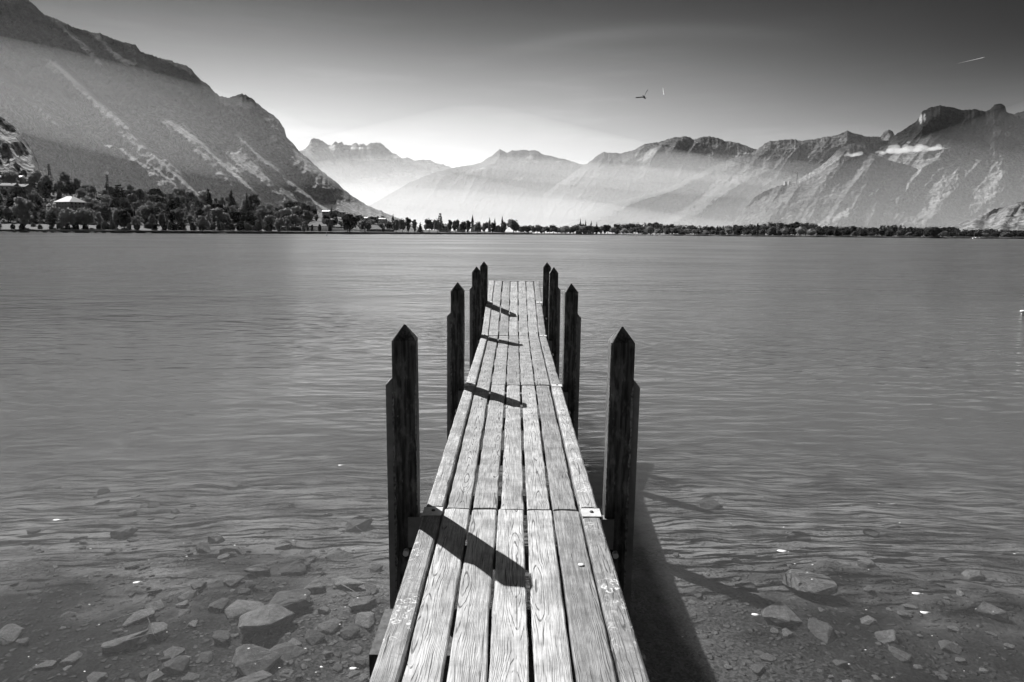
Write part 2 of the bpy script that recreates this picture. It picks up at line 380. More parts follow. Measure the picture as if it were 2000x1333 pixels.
# ---------------------------------------------------------------- mountains
def horizon(px): return 455 + (np.asarray(px, float)-1000)*.008
def mountain(name, label, outline, Dr, Db, m, seed, spurs=(), rough=1.0, gam=.8, nu=420, nv=130, fuzz=1.5, diag=0.0, meadow=(), x0=None, x1=None, scale=90.0):
    ox = [p[0] for p in outline]; oy = [p[1] for p in outline]
    px = np.linspace(x0 if x0 is not None else ox[0], x1 if x1 is not None else ox[-1], nu)
    rid = np.interp(px, ox, oy) - fuzz*2*(fbm(px/3.5, px*0+seed, seed, 3, .7)-.5) - 2.0*fuzz*(vn(px/14, px*0, seed+9)-.5)
    base = horizon(px)+4
    t = np.linspace(0, 1, nv)**.9
    PX, T = np.meshgrid(px, t, indexing='ij')
    PY = base[:, None] + (rid-base)[:, None]*T
    D = Db + (Dr-Db)*T**gam
    env = np.clip(T/.12, 0, 1)*np.clip((1.0-T)/.10, 0, 1)
    # gullies and spurs run down the slope, slanting by diag
    qx = (PX + diag*(PY-300))/scale; qy = (PY-300)/(scale*2.2)
    span = Dr-Db
    rg = ridged(qx, qy, seed, 4)
    D = D - span*.30*rough*env*(rg-.5) - span*.05*rough*env*(fbm(PX/12, PY/9, seed+3, 4, .55)-.5)
    for pts, wid, amp in spurs:
        sy = [p[1] for p in pts]; sxx = [p[0] for p in pts]
        cx = np.interp(PY, sy, sxx) + 7*(fbm(PY/22, PY*0, seed+77, 3)-.5)
        ln = np.clip((PY-sy[0])/55, 0, 1)*np.clip((sy[-1]-PY)/25+.3, 0, 1)
        dx = PX-cx
        wv = wid*(.55+.9*np.clip((PY-sy[0])/(sy[-1]-sy[0]), 0, 1))
        prof = np.where(dx < 0, np.clip(1+dx/wv, 0, 1), np.clip(1-dx/(wv*.6), 0, 1)); prof = .55*prof+.45*prof*prof*(3-2*prof)
        prof = prof*(.62+.76*fbm(PX/9, PY/9, seed+55, 4, .6))
        D = D - amp*prof*ln*np.clip((1-T)/.05, 0, 1)
    P = at(PX, PY, y=np.maximum(D, Db*.82))
    # the far side falls away behind the crest
    crest = P[:, -1]
    dl = np.hypot(crest[:, 0], crest[:, 1])[:, None]; rad = crest*np.array([1, 1, 0])/dl
    b1 = crest + rad*(span*.25+120); b1[:, 2] = crest[:, 2]*.82
    b2 = crest + rad*(span*.8+500); b2[:, 2] = -20
    P = np.concatenate([P, b1[:, None], b2[:, None]], 1)
    me = grid_mesh(name, P)
    a = me.attributes.new('meadow', 'FLOAT', 'POINT'); v = np.zeros(P.shape[:2])
    for mx, my, rx, ry, sl in meadow:
        ddx = (PX-mx - sl*(PY-my))/rx; ddy = (PY-my)/ry
        v[:, :-2] = np.maximum(v[:, :-2], np.clip(1.6*(1-(ddx**2+ddy**2)), 0, 1))
    a.data.foreach_set('value', v.reshape(-1).astype(np.float32))
    o = link(name, me, m); tag(o, kind='structure'); return o

m_forest = mountain_mat('mountain_forest', .05, .27, .06, .3, 510)  # last value: height of the painted crest shade
m_forest2 = mountain_mat('mountain_forest_mid', .045, .17, .04, .34)
m_rock = mountain_mat('mountain_rock', .05, .16, .012, .42)
m_snow = mountain_mat('mountain_snowy', .09, .22, .008, .7)

_sr = random.Random(21); SECOND = []
for _ in range(70):
    x0_ = _sr.uniform(0, 560); y0_ = _sr.uniform(max(140, 120+.35*x0_), 345); L_ = _sr.uniform(35, 110)
    SECOND.append(([(x0_, y0_), (x0_+L_*.55, y0_+L_*.5), (x0_+L_*1.15, y0_+L_)], *((_sr.uniform(12, 26), _sr.uniform(30, 70)) if _ < 24 else (_sr.uniform(7, 14), _sr.uniform(16, 36)))))
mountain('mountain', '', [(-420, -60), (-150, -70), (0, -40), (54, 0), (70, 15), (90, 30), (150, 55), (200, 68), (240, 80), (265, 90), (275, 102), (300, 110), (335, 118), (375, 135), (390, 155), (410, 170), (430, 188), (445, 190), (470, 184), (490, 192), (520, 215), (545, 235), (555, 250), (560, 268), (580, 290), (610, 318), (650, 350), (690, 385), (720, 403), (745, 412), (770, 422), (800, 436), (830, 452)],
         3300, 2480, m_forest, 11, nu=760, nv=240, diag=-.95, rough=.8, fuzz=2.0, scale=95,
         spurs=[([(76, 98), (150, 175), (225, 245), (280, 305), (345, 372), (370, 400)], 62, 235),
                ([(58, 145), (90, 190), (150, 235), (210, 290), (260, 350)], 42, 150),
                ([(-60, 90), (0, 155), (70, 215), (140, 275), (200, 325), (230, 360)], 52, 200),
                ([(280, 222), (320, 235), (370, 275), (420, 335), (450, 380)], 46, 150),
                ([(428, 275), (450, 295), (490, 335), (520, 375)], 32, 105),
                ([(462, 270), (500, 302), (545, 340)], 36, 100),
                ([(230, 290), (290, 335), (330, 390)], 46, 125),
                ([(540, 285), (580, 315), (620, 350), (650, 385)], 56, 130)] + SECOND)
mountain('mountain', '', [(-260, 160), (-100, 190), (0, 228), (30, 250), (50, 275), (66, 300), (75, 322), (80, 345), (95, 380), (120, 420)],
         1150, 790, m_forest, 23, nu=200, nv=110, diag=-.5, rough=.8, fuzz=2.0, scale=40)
mountain('mountain', '', [(480, 330), (560, 300), (597, 290), (603, 283), (607, 274), (613, 271), (625, 274), (640, 282), (648, 284), (655, 276), (660, 279), (668, 277), (672, 284), (685, 283), (690, 280), (695, 279), (700, 284), (710, 279), (716, 284), (722, 279), (732, 278), (742, 277), (752, 285), (765, 298), (785, 307), (810, 313), (840, 314), (860, 320), (885, 330), (905, 340), (960, 365), (1020, 400)],
         9800, 8600, m_snow, 31, nu=420, nv=120, diag=-.6, rough=.9, fuzz=1.6, scale=45,
         meadow=[(612, 282, 10, 5, 0), (650, 288, 9, 6, 0), (775, 306, 16, 3.5, 1.2), (842, 317, 20, 2.5, 1), (700, 290, 30, 2.5, 0), (720, 312, 40, 3, .3), (780, 340, 26, 5, 0), (735, 350, 40, 3, -1)])
mountain('mountain', '', [(650, 440), (740, 392), (800, 357), (840, 341), (880, 328), (910, 324), (940, 318), (960, 305), (975, 291), (990, 299), (1000, 294), (1045, 294), (1060, 302), (1100, 310), (1130, 319), (1160, 324), (1200, 345), (1260, 380)],
         7600, 6700, m_forest2, 41, nu=420, nv=120, diag=.5, rough=.9, fuzz=1.2, scale=60,
         meadow=[(1036, 308, 9, 6, -.4), (1040, 316, 15, 4, 0), (1090, 317, 8, 2.5, 0), (1010, 350, 12, 5, -.6), (940, 330, 9, 3, -2)])
mountain('mountain', '', [(1060, 380), (1110, 345), (1150, 318), (1165, 305), (1180, 297), (1195, 298), (1210, 300), (1240, 292), (1260, 282), (1275, 280), (1290, 276), (1310, 270), (1335, 266), (1355, 272), (1375, 268), (1400, 268), (1415, 276), (1440, 280), (1465, 288), (1475, 291), (1520, 312), (1600, 350)],
         6800, 5900, m_forest2, 53, nu=480, nv=130, diag=.6, rough=1.0, fuzz=1.3, scale=70,
         meadow=[(1262, 305, 14, 17, -1.2), (1390, 303, 13, 6, -.8), (1442, 305, 22, 8, -2), (1370, 327, 7, 3, 0), (1250, 300, 8, 8, -1), (1430, 336, 9, 4, -1), (1405, 337, 14, 4, -1.5)])
mountain('mountain', '', [(1080, 450), (1150, 418), (1180, 400), (1240, 385), (1300, 370), (1340, 350), (1400, 322), (1450, 303), (1475, 296), (1490, 284), (1505, 275), (1530, 274), (1545, 272), (1560, 275), (1600, 270), (1630, 265), (1655, 256), (1670, 260), (1690, 267), (1720, 268), (1726, 259), (1735, 254), (1744, 257), (1750, 268), (1790, 282), (1900, 330)],
         5600, 4700, m_forest2, 61, nu=560, nv=140, diag=.9, rough=.95, fuzz=1.3, scale=80,
         spurs=[([(1400, 330), (1320, 370), (1230, 400), (1150, 440)], 50, 260), ([(1500, 330), (1420, 375), (1330, 440)], 45, 240)])
mountain('mountain', '', [(1380, 452), (1430, 440), (1455, 405), (1475, 385), (1500, 372), (1525, 362), (1545, 359), (1575, 352), (1600, 340), (1640, 310), (1700, 300), (1760, 320), (1900, 360)],
         3900, 3350, m_forest2, 67, nu=360, nv=120, diag=.6, rough=.8, fuzz=1.2, scale=70)
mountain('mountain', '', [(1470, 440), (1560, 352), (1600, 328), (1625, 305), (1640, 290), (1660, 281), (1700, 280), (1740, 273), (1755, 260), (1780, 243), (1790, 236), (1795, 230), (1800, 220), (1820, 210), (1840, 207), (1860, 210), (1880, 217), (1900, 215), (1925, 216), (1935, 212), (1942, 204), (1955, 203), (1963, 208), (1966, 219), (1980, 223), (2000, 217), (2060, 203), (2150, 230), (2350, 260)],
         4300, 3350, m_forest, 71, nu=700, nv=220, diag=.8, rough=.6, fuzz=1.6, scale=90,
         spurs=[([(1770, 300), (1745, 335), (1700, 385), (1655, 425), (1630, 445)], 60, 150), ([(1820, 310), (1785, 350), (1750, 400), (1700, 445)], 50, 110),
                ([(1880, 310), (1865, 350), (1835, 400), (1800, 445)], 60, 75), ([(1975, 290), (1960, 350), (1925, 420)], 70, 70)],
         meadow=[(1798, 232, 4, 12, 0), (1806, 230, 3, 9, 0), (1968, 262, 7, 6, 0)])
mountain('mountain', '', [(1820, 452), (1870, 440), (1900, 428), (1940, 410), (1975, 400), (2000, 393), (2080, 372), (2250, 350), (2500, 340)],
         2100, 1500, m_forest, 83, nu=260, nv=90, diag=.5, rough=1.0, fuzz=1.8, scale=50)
for i, nm in enumerate(sorted([o for o in COL.objects if o.name.startswith('mountain')], key=lambda o: o.name)): pass

# ---------------------------------------------------------------- left bank and far plain
SKX = [-800, -100, 0, 100, 200, 300, 400, 480, 560, 650, 740, 780, 820, 900, 1000]
SKY = [300, 338, 352, 368, 380, 394, 404, 410, 415, 424, 436, 444, 449, 452, 453.5]
def bank_pt(px, v):
    px = np.asarray(px, float); v = np.asarray(v, float)
    S = shore(px); D0 = S+34
    ph = horizon(px) - (6.2-CAM_H)/D0*F
    ph = np.where(px > 640, ph + np.clip((px-640)/160, 0, 1)*(horizon(px)-(2.6-CAM_H)/D0*F-ph), ph)
    sk = np.minimum(np.interp(px, SKX, SKY), ph-.2)
    return at(px, ph + (sk-ph)*v**.9, y=D0 + v*np.interp(px, [0, 700, 1000], [280, 220, 120]))
px = np.linspace(-800, 1040, 240)
rows = []
for dd, z in ((-1.5, -4), (0, 1.9), (14, 2.3), (29, 2.6), (31, 3.0)):
    q = at(px, px*0+455, y=shore(px)+dd); q[:, 2] = z; rows.append(q)
for v in np.linspace(0, 1, 40): rows.append(bank_pt(px, np.full_like(px, v)))
q = rows[-1].copy(); q[:, 1] += 120; q[:, 2] = q[:, 2]*.6; rows.append(q)
P = np.stack(rows, 1); P[:, 6:-2, 2] += 1.2*(fbm(P[:, 6:-2, 0]/20, P[:, 6:-2, 1]/20, 5)-.5)
tag(link('hillside', grid_mesh('hillside', P), M['grass']), kind='structure')
px = np.linspace(700, 2800, 200); rows = []
for dd, z in ((-2, -4), (1, .5), (12, 1.1), (40, 1.6), (400, 2.2), (1500, 2.6), (4000, 3)):
    q = at(px, px*0+455, y=shore(px)+dd); q[:, 2] = z + (.25 if dd > 20 else 0)*np.sin(px/17); rows.append(q)
tag(link('shore_plain', grid_mesh('shore_plain', np.stack(rows, 1)), M['plain']), kind='structure')

def wall_strip(name, x0, x1, dd, z0, z1, th, m, label, step=6, jag=0.0, cat='wall', lean=0.0):
    px = np.arange(x0, x1+.1, step); b = MB()
    def pt(p, d, z):
        q = at(p, 455, y=shore(p)+d); return (q[0], q[1], z)
    k = len(px); vs = []; rr = random.Random(x0)
    for p in px:
        zz = z1 + jag*rr.uniform(-1, 1)
        vs += [pt(p, dd-lean, z0), pt(p, dd+th, z0), pt(p, dd+th, zz), pt(p, dd, zz)]
    fs = [(4*i+j, 4*i+4+j, 4*i+4+(j+1) % 4, 4*i+(j+1) % 4) for i in range(k-1) for j in range(4)] + [(0, 1, 2, 3), (4*k-1, 4*k-2, 4*k-3, 4*k-4)]
    b.add(vs, fs); o = b.build(name, m); tag(o, label, cat); return o
wall_strip('sea_wall', -300, 560, -2.6, -4, 1.75, 1.0, M['seawall'], 'long dark masonry quay wall along the waterline of the left shore')
wall_strip('sea_wall', 568, 760, -2.6, -4, 1.3, 1.0, M['seawall'], 'lower dark quay wall on the shore below the vineyard terraces')
wall_strip('retaining_wall', -300, 372, 27.0, 2.4, 6.0, 1.2, M['stonewall'], 'long pale stone retaining wall under the wood on the left shore', jag=.25, lean=11)
wall_strip('retaining_wall', 414, 468, 27.0, 2.4, 5.0, 1.2, M['stonewall'], 'short pale wall panel behind the bushes right of the long pale wall', jag=.3, lean=11)
wall_strip('retaining_wall', 500, 545, 27.0, 2.4, 4.4, 1.2, M['stonewall'], 'low pale wall stub beside the light round shoreline tree', jag=.3, lean=11)
wall_strip('terrace_wall', 590, 676, 40, 6.0, 7.6, .9, M['plaster_dim'], 'grey terrace wall below the three gabled houses', jag=.1)
wall_strip('terrace_wall', 716, 772, 30, 3.0, 5.4, .9, M['plaster_dim'], 'grey terrace wall at the foot of the tall dark conifer', jag=.1)

# ---------------------------------------------------------------- the jetty
XL, XR = -.56, .55
JO = [(-1.6, .70), (4.19, .70), (7.78, .715), (11.62, .715), (15.25, 1.40)]
jetty = empty('jetty', (0, 0, 0))
tag(jetty, 'narrow weathered plank jetty with black posts running out into the lake', 'jetty')
def loft(length, wid, th, jit, seed, seg=44, endjit=.006, bev=.006, knot=0):
    """board along +y, top at z=0, centred on x=0, with a worn edge"""
    rr = random.Random(seed); b = MB(); prof = []
    h = wid/2
    sh = [(-h, -th), (-h, -bev), (-h+bev, 0), (-h*.35, .0015), (h*.35, .0015), (h-bev, 0), (h, -bev), (h, -th)]
    l = r = 0.0; vs = []
    e0 = [rr.uniform(-1, 1)*endjit for _ in sh]; e1 = [rr.uniform(-1, 1)*endjit for _ in sh]
    for i in range(seg+1):
        l = l*.7 + rr.gauss(0, jit); r = r*.7 + rr.gauss(0, jit)
        nick = rr.random() < .05
        for j, (x, z) in enumerate(sh):
            yy = length*i/seg + (e0[j] if i == 0 else 0) + (e1[j] if i == seg else 0)
            xo = x + (l if x < 0 else r)*(1.0 if abs(x) > h*.5 else .2)
            if nick and j in (5, 6): xo -= .004
            vs.append((xo, yy - length/2, z + rr.gauss(0, .0006)))
    k = len(sh)
    fs = [(i*k+j, i*k+(j+1) % k, (i+1)*k+(j+1) % k, (i+1)*k+j) for i in range(seg) for j in range(k)] + [tuple(range(k)), tuple(seg*k+j for j in range(k-1, -1, -1))]
    b.add(vs, [f[::-1] for f in fs]); return b
bw_, pw, gap = .112, .160, 0.0
inner = (XR-XL) - 2*bw_; gap = (inner - 5*pw)/6
sd_ = 100
for s in range(4):
    (y0, z0), (y1, z1) = JO[s], JO[s+1]
    L = math.hypot(y1-y0, z1-z0) - .018; ang = math.atan2(z1-z0, y1-y0)
    mid = ((y0+y1)/2, (z0+z1)/2)
    def put(b, name, m, x, dz=0.0, dy=0.0, rz=0.0):
        o = b.build(name, m, jetty)
        o.location = (x, mid[0]+dy, mid[1]+dz); o.rotation_euler = (ang, 0, rz); return o
    for k in range(5):
        sd_ += 1; rr = random.Random(sd_*3)
        x = XL + bw_ + gap*(k+1) + pw*(k+.5) + rr.uniform(-.004, .004)
        put(loft(L-rr.uniform(0, .014), pw-rr.uniform(0, .010), .042, .0017, sd_), 'plank', M['plank'], x, rr.uniform(-.004, .003), rr.uniform(-.007, .007), rr.uniform(-.0006, .0006))
    for x in (XL+bw_/2, XR-bw_/2):
        sd_ += 1
        put(loft(L, bw_, .11, .0012, sd_, bev=.010), 'edge_beam', M['beam'], x, .014)
    for q in np.linspace(-.42, .42, 4):
        b = MB(); b.box(XL+bw_+.004, XR-bw_-.004, -.045, .045, -.15, -.047)
        o = b.build('joist', M['joist'], jetty); o.location = (0, mid[0]+q*L*math.cos(ang), mid[1]+q*L*math.sin(ang)); o.rotation_euler = (ang, 0, 0)
b = loft(XR-XL, .06, .12, .001, 999, seg=20); o = b.build('end_board', M['beam'], jetty)
o.location = ((XL+XR)/2, 15.29, 1.405); o.rotation_euler = (0, 0, R(90))
b = MB(); b.box(-.765, .45, 3.39, 3.85, -.9, .2); b.v = [(x+rnd.uniform(-.008, .008), y+rnd.uniform(-.01, .01), z) for x, y, z in b.v]
b.build('support_beam', M['sill'], jetty)

def post_at(x, y, zb, side, ztop, joint_z, steel_top, ramp=False):
    """side -1 left, +1 right; the steel channel stands on the outer side"""
    h = .075; b = MB(); zs = ztop-.085; rr = random.Random(int(x*100+y*10))
    lev = [zb, -.2, .3, .7, 1.0, 1.3, zs-.01]
    vs = []
    for z in lev:
        for cx, cy_ in ((-h, -h+.008), (-h+.008, -h), (h-.008, -h), (h, -h+.008), (h, h), (-h, h)):
            vs.append((cx+rr.gauss(0, .0012), cy_+rr.gauss(0, .0012), z))
    k = 6; n = len(lev)
    vs += [(-.004, -.003, ztop), (.006, .004, ztop-.004)]
    fs = [(i*k+j, i*k+(j+1) % k, (i+1)*k+(j+1) % k, (i+1)*k+j) for i in range(n-1) for j in range(k)]
    T = (n-1)*k; A, B = n*k, n*k+1
    fs += [(T, T+1, A), (T+1, T+2, A), (T+2, T+3, B, A), (T+3, T+4, B), (T+4, T+5, B), (T+5, T, A, B), tuple(range(k-1, -1, -1))]
    b.add(vs, fs)
    p = b.build('post', M['post'], jetty); p.location = (x, y, 0)
    p.rotation_euler = (R(rr.uniform(-.5, .5)), R(rr.uniform(-.4, .4)), R(rr.uniform(-2, 2)))
    # outer steel plate with a slanted top
    b = MB(); x0, x1 = side*(h+.002), side*(h+.042); zt = steel_top; ch = .045
    pts = [(x0, zb+.55), (x1, zb+.55), (x1, zt-ch), (x0, zt)]
    vs = [(a, -.062, c) for a, c in pts] + [(a, .062, c) for a, c in pts]
    b.add(vs, [(0, 1, 2, 3), (7, 6, 5, 4), (0, 4, 5, 1), (1, 5, 6, 2), (2, 6, 7, 3), (3, 7, 4, 0)])
    b.build('steel_plate', M['steel'], p)
    # ragged steel lips gripping the front face
    for sx_ in (-1, 1):
        b = MB(); vs = []; m_ = 26; za = zt-.03
        wid = .017 if sx_ == side else .010
        for i in range(m_+1):
            z = za + (.06-za)*i/m_
            xo = sx_*(h+.0005); xi = xo - sx_*wid*(.8+rr.uniform(-.35, .35)) * (0.35 if i == 0 else 1)
            vs += [(xo, -h-.007, z), (xi, -h-.007, z), (xi, -h+.004, z), (xo, -h+.004, z)]
        fs = [(4*i+j, 4*i+4+j, 4*i+4+(j+1) % 4, 4*i+(j+1) % 4) for i in range(m_) for j in range(4)] + [(0, 1, 2, 3), (4*m_+3, 4*m_+2, 4*m_+1, 4*m_)]
        b.add(vs, fs); b.build('steel_lip', M['lip'], p)
    # bracket between the post and the deck, bolt below it
    inner_x = -side*h; dz = joint_z
    b = MB(); e = inner_x - side*.052
    b.box(min(e, inner_x+side*.060), max(e, inner_x+side*.060), -h-.024, -h-.012, dz-.25, dz-.045)
    b.box(min(e, inner_x), max(e, inner_x), -h-.012, -.02, dz-.25, dz-.05)
    b.build('bracket', M['steel'], p)
    b = MB(); bx = inner_x + side*.075
    b.tube((bx, -h-.002, dz-.285), (bx, -h-.045, dz-.285), .019, k=10); b.build('bolt', M['bolt'], p)
    b = MB(); b.tube((bx-side*.03, -h-.0, dz-.335), (bx-side*.03, -h-.06, dz-.335), .008, k=8); b.build('bolt', M['bolt'], p)
    return p
posts = [(-.690, 4.25, -1, 1.893), (.668, 4.25, 1, 1.893), (-.660, 7.80, -1, 1.902), (.640, 7.80, 1, 1.902),
         (-.645, 11.60, -1, 1.90), (.668, 11.60, 1, 1.90), (-.612, 13.55, -1, 1.905), (.640, 13.55, 1, 1.898)]
for i, (x, y, sd2, zt) in enumerate(posts):
    jz = .70 if y < 12 else 1.08
    post_at(x, y, bed(x, y)-.1, sd2, zt, jz, 1.56 if y < 12 else 1.45)
# bright metal plates on the beams at each joint
for (y, z, an) in ((4.10, .716, 0), (7.69, .73, 0), (11.53, .731, 0), (13.55, 1.08, .187)):
    for sgn, x in ((-1, XL+bw_/2-.002), (1, XR-bw_/2+.002)):
        if y > 13: z2 = JO[3][1] + (y-JO[3][0])*math.tan(an) + .018
        else: z2 = z
        b = MB(); b.box(-.060, .060, -.062, .062, 0, .006)
        b.box(-.062 if sgn < 0 else .058, -.058 if sgn < 0 else .062, -.058, .058, -.05, -.001)
        pl = b.build('corner_plate', M['zinc'], jetty); pl.location = (x, y, z2); pl.rotation_euler = (an, 0, 0)
        b = MB(); b.lathe([(.012, 0), (.013, .005), (.006, .009)], 8); bo = b.build('bolt', M['hole'], pl); bo.location = (.004, .004, .0065)
# round washer head in the right hand plank
q = at(1135, 1102, z=.71)
b = MB(); b.lathe([(.017, 0), (.017, .003), (.010, .006)], 14); o = b.build('nail_head', M['bolt'], jetty, True); o.location = (q[0], q[1], .704)

# ---------------------------------------------------------------- stones on the lake bed
def rock_mesh(seed, flat):
    rr = random.Random(seed); bm = bmesh.new()
    for _ in range(15):
        v = Vector((rr.gauss(0, 1), rr.gauss(0, 1), rr.gauss(0, 1))).normalized()
        v = Vector((v.x*rr.uniform(.8, 1.1), v.y*rr.uniform(.7, 1.0), max(-.6, min(.62, v.z*1.1))*flat)); bm.verts.new(v*.5)
    bmesh.ops.convex_hull(bm, input=bm.verts); 
    loose = [v for v in bm.verts if not v.link_faces]; bmesh.ops.delete(bm, geom=loose, context='VERTS')
    bmesh.ops.bevel(bm, geom=list(bm.edges), offset=.03, segments=2, affect='EDGES', profile=.6)
    bmesh.ops.triangulate(bm, faces=bm.faces)
    bmesh.ops.subdivide_edges(bm, edges=[e for e in bm.edges if e.calc_length() > .12], cuts=1)
    for v in bm.verts: v.co += v.co.normalized()*rr.gauss(0, .006)
    me = bpy.data.meshes.new('rock'); bm.to_mesh(me); bm.free(); me.materials.append(M['rock'])
    me.polygons.foreach_set('use_smooth', [False]*len(me.polygons)); return me
RM = [rock_mesh(40+i, f) for i, f in enumerate((.55, .75, .5, .65, .9, .6, .45, .8))]
def rock(px, py, wpx, i, rz, label=None, group=None, sink=.35):
    q = at(px, py, z=-.62)
    for _ in range(6): q = at(px, py, z=bed(q[0], q[1])+.03)
    dist = q[1]*math.cos(_p)+(CAM_H-q[2])*math.sin(_p); s = wpx/F*dist
    o = bpy.data.objects.new('rock', RM[i % len(RM)]); COL.objects.link(o)
    zf = RM[i % len(RM)]; hz = max(v.co.z for v in zf.vertices)
    o.location = (q[0], q[1], bed(q[0], q[1]) + s*.72*hz*sink); o.scale = (s*1.15, s*1.05, s*.72); o.rotation_euler = (R(rnd.uniform(-9, 9)), R(rnd.uniform(-9, 9)), rz)
    return tag(o, label, 'rock', group)
GL = 'flat grey stones on the lake bed left of the jetty'; GR = 'dim stones under deeper water right of the jetty'
big = [(243, 1252, 78, 'tilted slab with a black shaded side in the lower left shallows'), (308, 1233, 56, 'pale slab leaning on the tilted black-sided slab at lower left'),
       (475, 1190, 84, 'flat pale angular slab left of the big peaked boulder'), (566, 1180, 92, 'big peaked pale boulder, upper right of the submerged stone cluster'),
       (517, 1227, 108, 'long rounded boulder with lumpy top in the middle of the stone cluster'), (501, 1292, 96, 'large flat-topped rock nearest the bottom edge left of the jetty'),
       (558, 1272, 74, 'pale slab touching the large flat-topped rock on its right'), (615, 1143, 56, 'square grey stone up-right of the peaked boulder'),
       (684, 1138, 62, 'rounded stone with deep shadow near the left jetty post'), (703, 1028, 66, 'dark low stone farthest up beside the left jetty post'),
       (490, 1330, 90, 'flat stone cut off by the bottom edge left of the jetty'), (19, 1240, 56, 'flat stone cut off by the left edge of the photo'),
       (1584, 1150, 96, 'long pale slab, largest stone under the water right of the jetty'), (1524, 1199, 74, 'oval stone below the long pale slab right of the jetty'), (1600, 1228, 62, 'dark angular stone right of the oval stone')]
for i, (x, y, s, lb) in enumerate(big): rock(x, y, s*1.05, i, rnd.uniform(0, 6.3), lb, sink=.55)
sm = [(433, 1241, 42), (429, 1181, 40), (551, 1063, 36), (661, 1084, 52), (452, 1078, 50), (403, 1070, 42), (422, 1053, 38), (365, 1161, 36), (388, 1141, 36), (501, 1116, 46), (574, 1112, 52), (304, 1180, 44), (357, 1194, 32), (273, 1207, 56), (634, 1190, 30), (642, 1220, 50), (707, 1177, 54), (684, 1234, 42), (338, 1275, 42), (399, 1279, 36), (140, 1283, 50), (87, 1298, 38), (239, 1042, 50), (152, 1051, 32), (250, 1002, 40), (345, 1298, 50), (615, 1241, 42), (710, 1207, 50), (574, 1253, 36), (380, 1215, 28), (213, 1078, 22), (478, 1150, 24), (372, 1321, 32), (186, 1325, 42), (456, 1131, 42), (600, 1283, 16), (640, 1270, 24), (720, 1150, 40), (735, 1110, 36), (560, 1310, 34), (660, 1300, 26), (700, 1290, 30), (300, 1320, 36)]
for i, (x, y, s) in enumerate(sm): rock(x, y, s*1.05, i+3, rnd.uniform(0, 6.3), 'flat grey stone among the smaller ones on the lake bed left of the jetty', GL, .45)
for i in range(225):
    x = rnd.uniform(20, 740); y = rnd.uniform(1050, 1333) if i > 45 else rnd.uniform(940, 1080)
    if x < 200 and rnd.random() < .3: continue
    rock(x, y, rnd.choice((6, 8, 10, 12, 14, 18, 22, 28)), i, rnd.uniform(0, 6.3), 'flat grey stone among the smaller ones on the lake bed left of the jetty', GL, .5)
for i, (x, y, s) in enumerate([(1480, 1302, 30), (1692, 1206, 40), (1732, 1238, 52), (1776, 1182, 28), (1936, 1194, 62), (1760, 1274, 50), (1500, 1282, 32), (1456, 1146, 42), (1388, 986, 52), (1860, 1260, 50), (1640, 1290, 36), (1560, 1050, 50), (1690, 1100, 44), (1900, 1120, 46), (1700, 1040, 40)] + [(rnd.uniform(1310, 1990), rnd.uniform(1080, 1333), rnd.uniform(8, 26)) for _ in range(70)]):
    rock(x, y, s, i+5, rnd.uniform(0, 6.3), 'dim stone on the lake bed under deeper water right of the jetty', GR, .35)

# ---------------------------------------------------------------- leaves and feather afloat
def leaf_mesh(seed, L=1.0):
    rr = random.Random(seed); n = 12; top = []
    for i in range(n):
        a = 2*math.pi*i/n; r = .5*(1+.12*rr.uniform(-1, 1)); top.append((r*math.cos(a), r*.62*math.sin(a)*(1-.35*math.cos(a)), .05*math.sin(2*a+seed)+.05))
    vs = [(0, 0, .03)] + top + [(x*.97, y*.97, z-.03) for x, y, z in top] + [(0, 0, 0), (.75, .03, .06), (.75, -.03, .03), (.45, 0, 0.05)]
    fs = [(0, 1+i, 1+(i+1) % n) for i in range(n)] + [(1+2*n, 1+n+(i+1) % n, 1+n+i) for i in range(n)] + [(1+i, 1+n+i, 1+n+(i+1) % n, 1+(i+1) % n) for i in range(n)] + [(2*n+2, 2*n+3, 2*n+4)]
    me = mesh('leaf', vs, fs, True); me.materials.append(M['petal']); return me
LM = [leaf_mesh(i) for i in range(3)]
def leaf(px, py, wpx, i, label, group=None, name='leaf', cat='leaf'):
    q = at(px, py, z=.004); s = wpx/F*(q[1]*.988+.38)
    o = bpy.data.objects.new(name, LM[i % 3]); COL.objects.link(o); o.location = q; o.scale = (s, s, s*.6); o.rotation_euler = (0, 0, rnd.uniform(-.4, .4))
    return tag(o, label, cat, group)
for i, a in enumerate([(110, 1016, 13, 'white leaf afloat in the left shallows nearest the left edge'), (267, 1138, 13, 'curled white leaf afloat above the submerged stones'), (665, 909, 9, 'white leaf afloat just left of the nearest left post'),
                       (1527, 1077, 18, 'brightest pale leaf afloat right of the jetty, above the long slab'), (1790, 1160, 17, 'pale leaf afloat at right, upper one of a close pair'), (1806, 1197, 16, 'pale leaf afloat at right, lower one of a close pair'),
                       (1475, 1201, 14, 'pale leaf afloat nearest the right side of the jetty'), (690, 1306, 14, 'white leaf beside the jetty at the bottom edge'), (628, 1303, 7, 'tiny white fleck left of the leaf at the bottom edge')]): leaf(*a[:3], i, a[3])
leaf(1740, 985, 20, 1, 'thin curved white feather afloat far right of the jetty', None, 'feather', 'feather').scale.y *= .25
for i in range(46):
    if i % 2: x, y = rnd.uniform(10, 700), rnd.uniform(1000, 1325)
    else: x, y = rnd.uniform(1330, 1990), rnd.uniform(980, 1325)
    leaf(x, y, rnd.uniform(2.2, 5), i, 'tiny pale fleck of leaf drifting on the still shallow water', 'tiny pale leaf flecks on the shallow water')

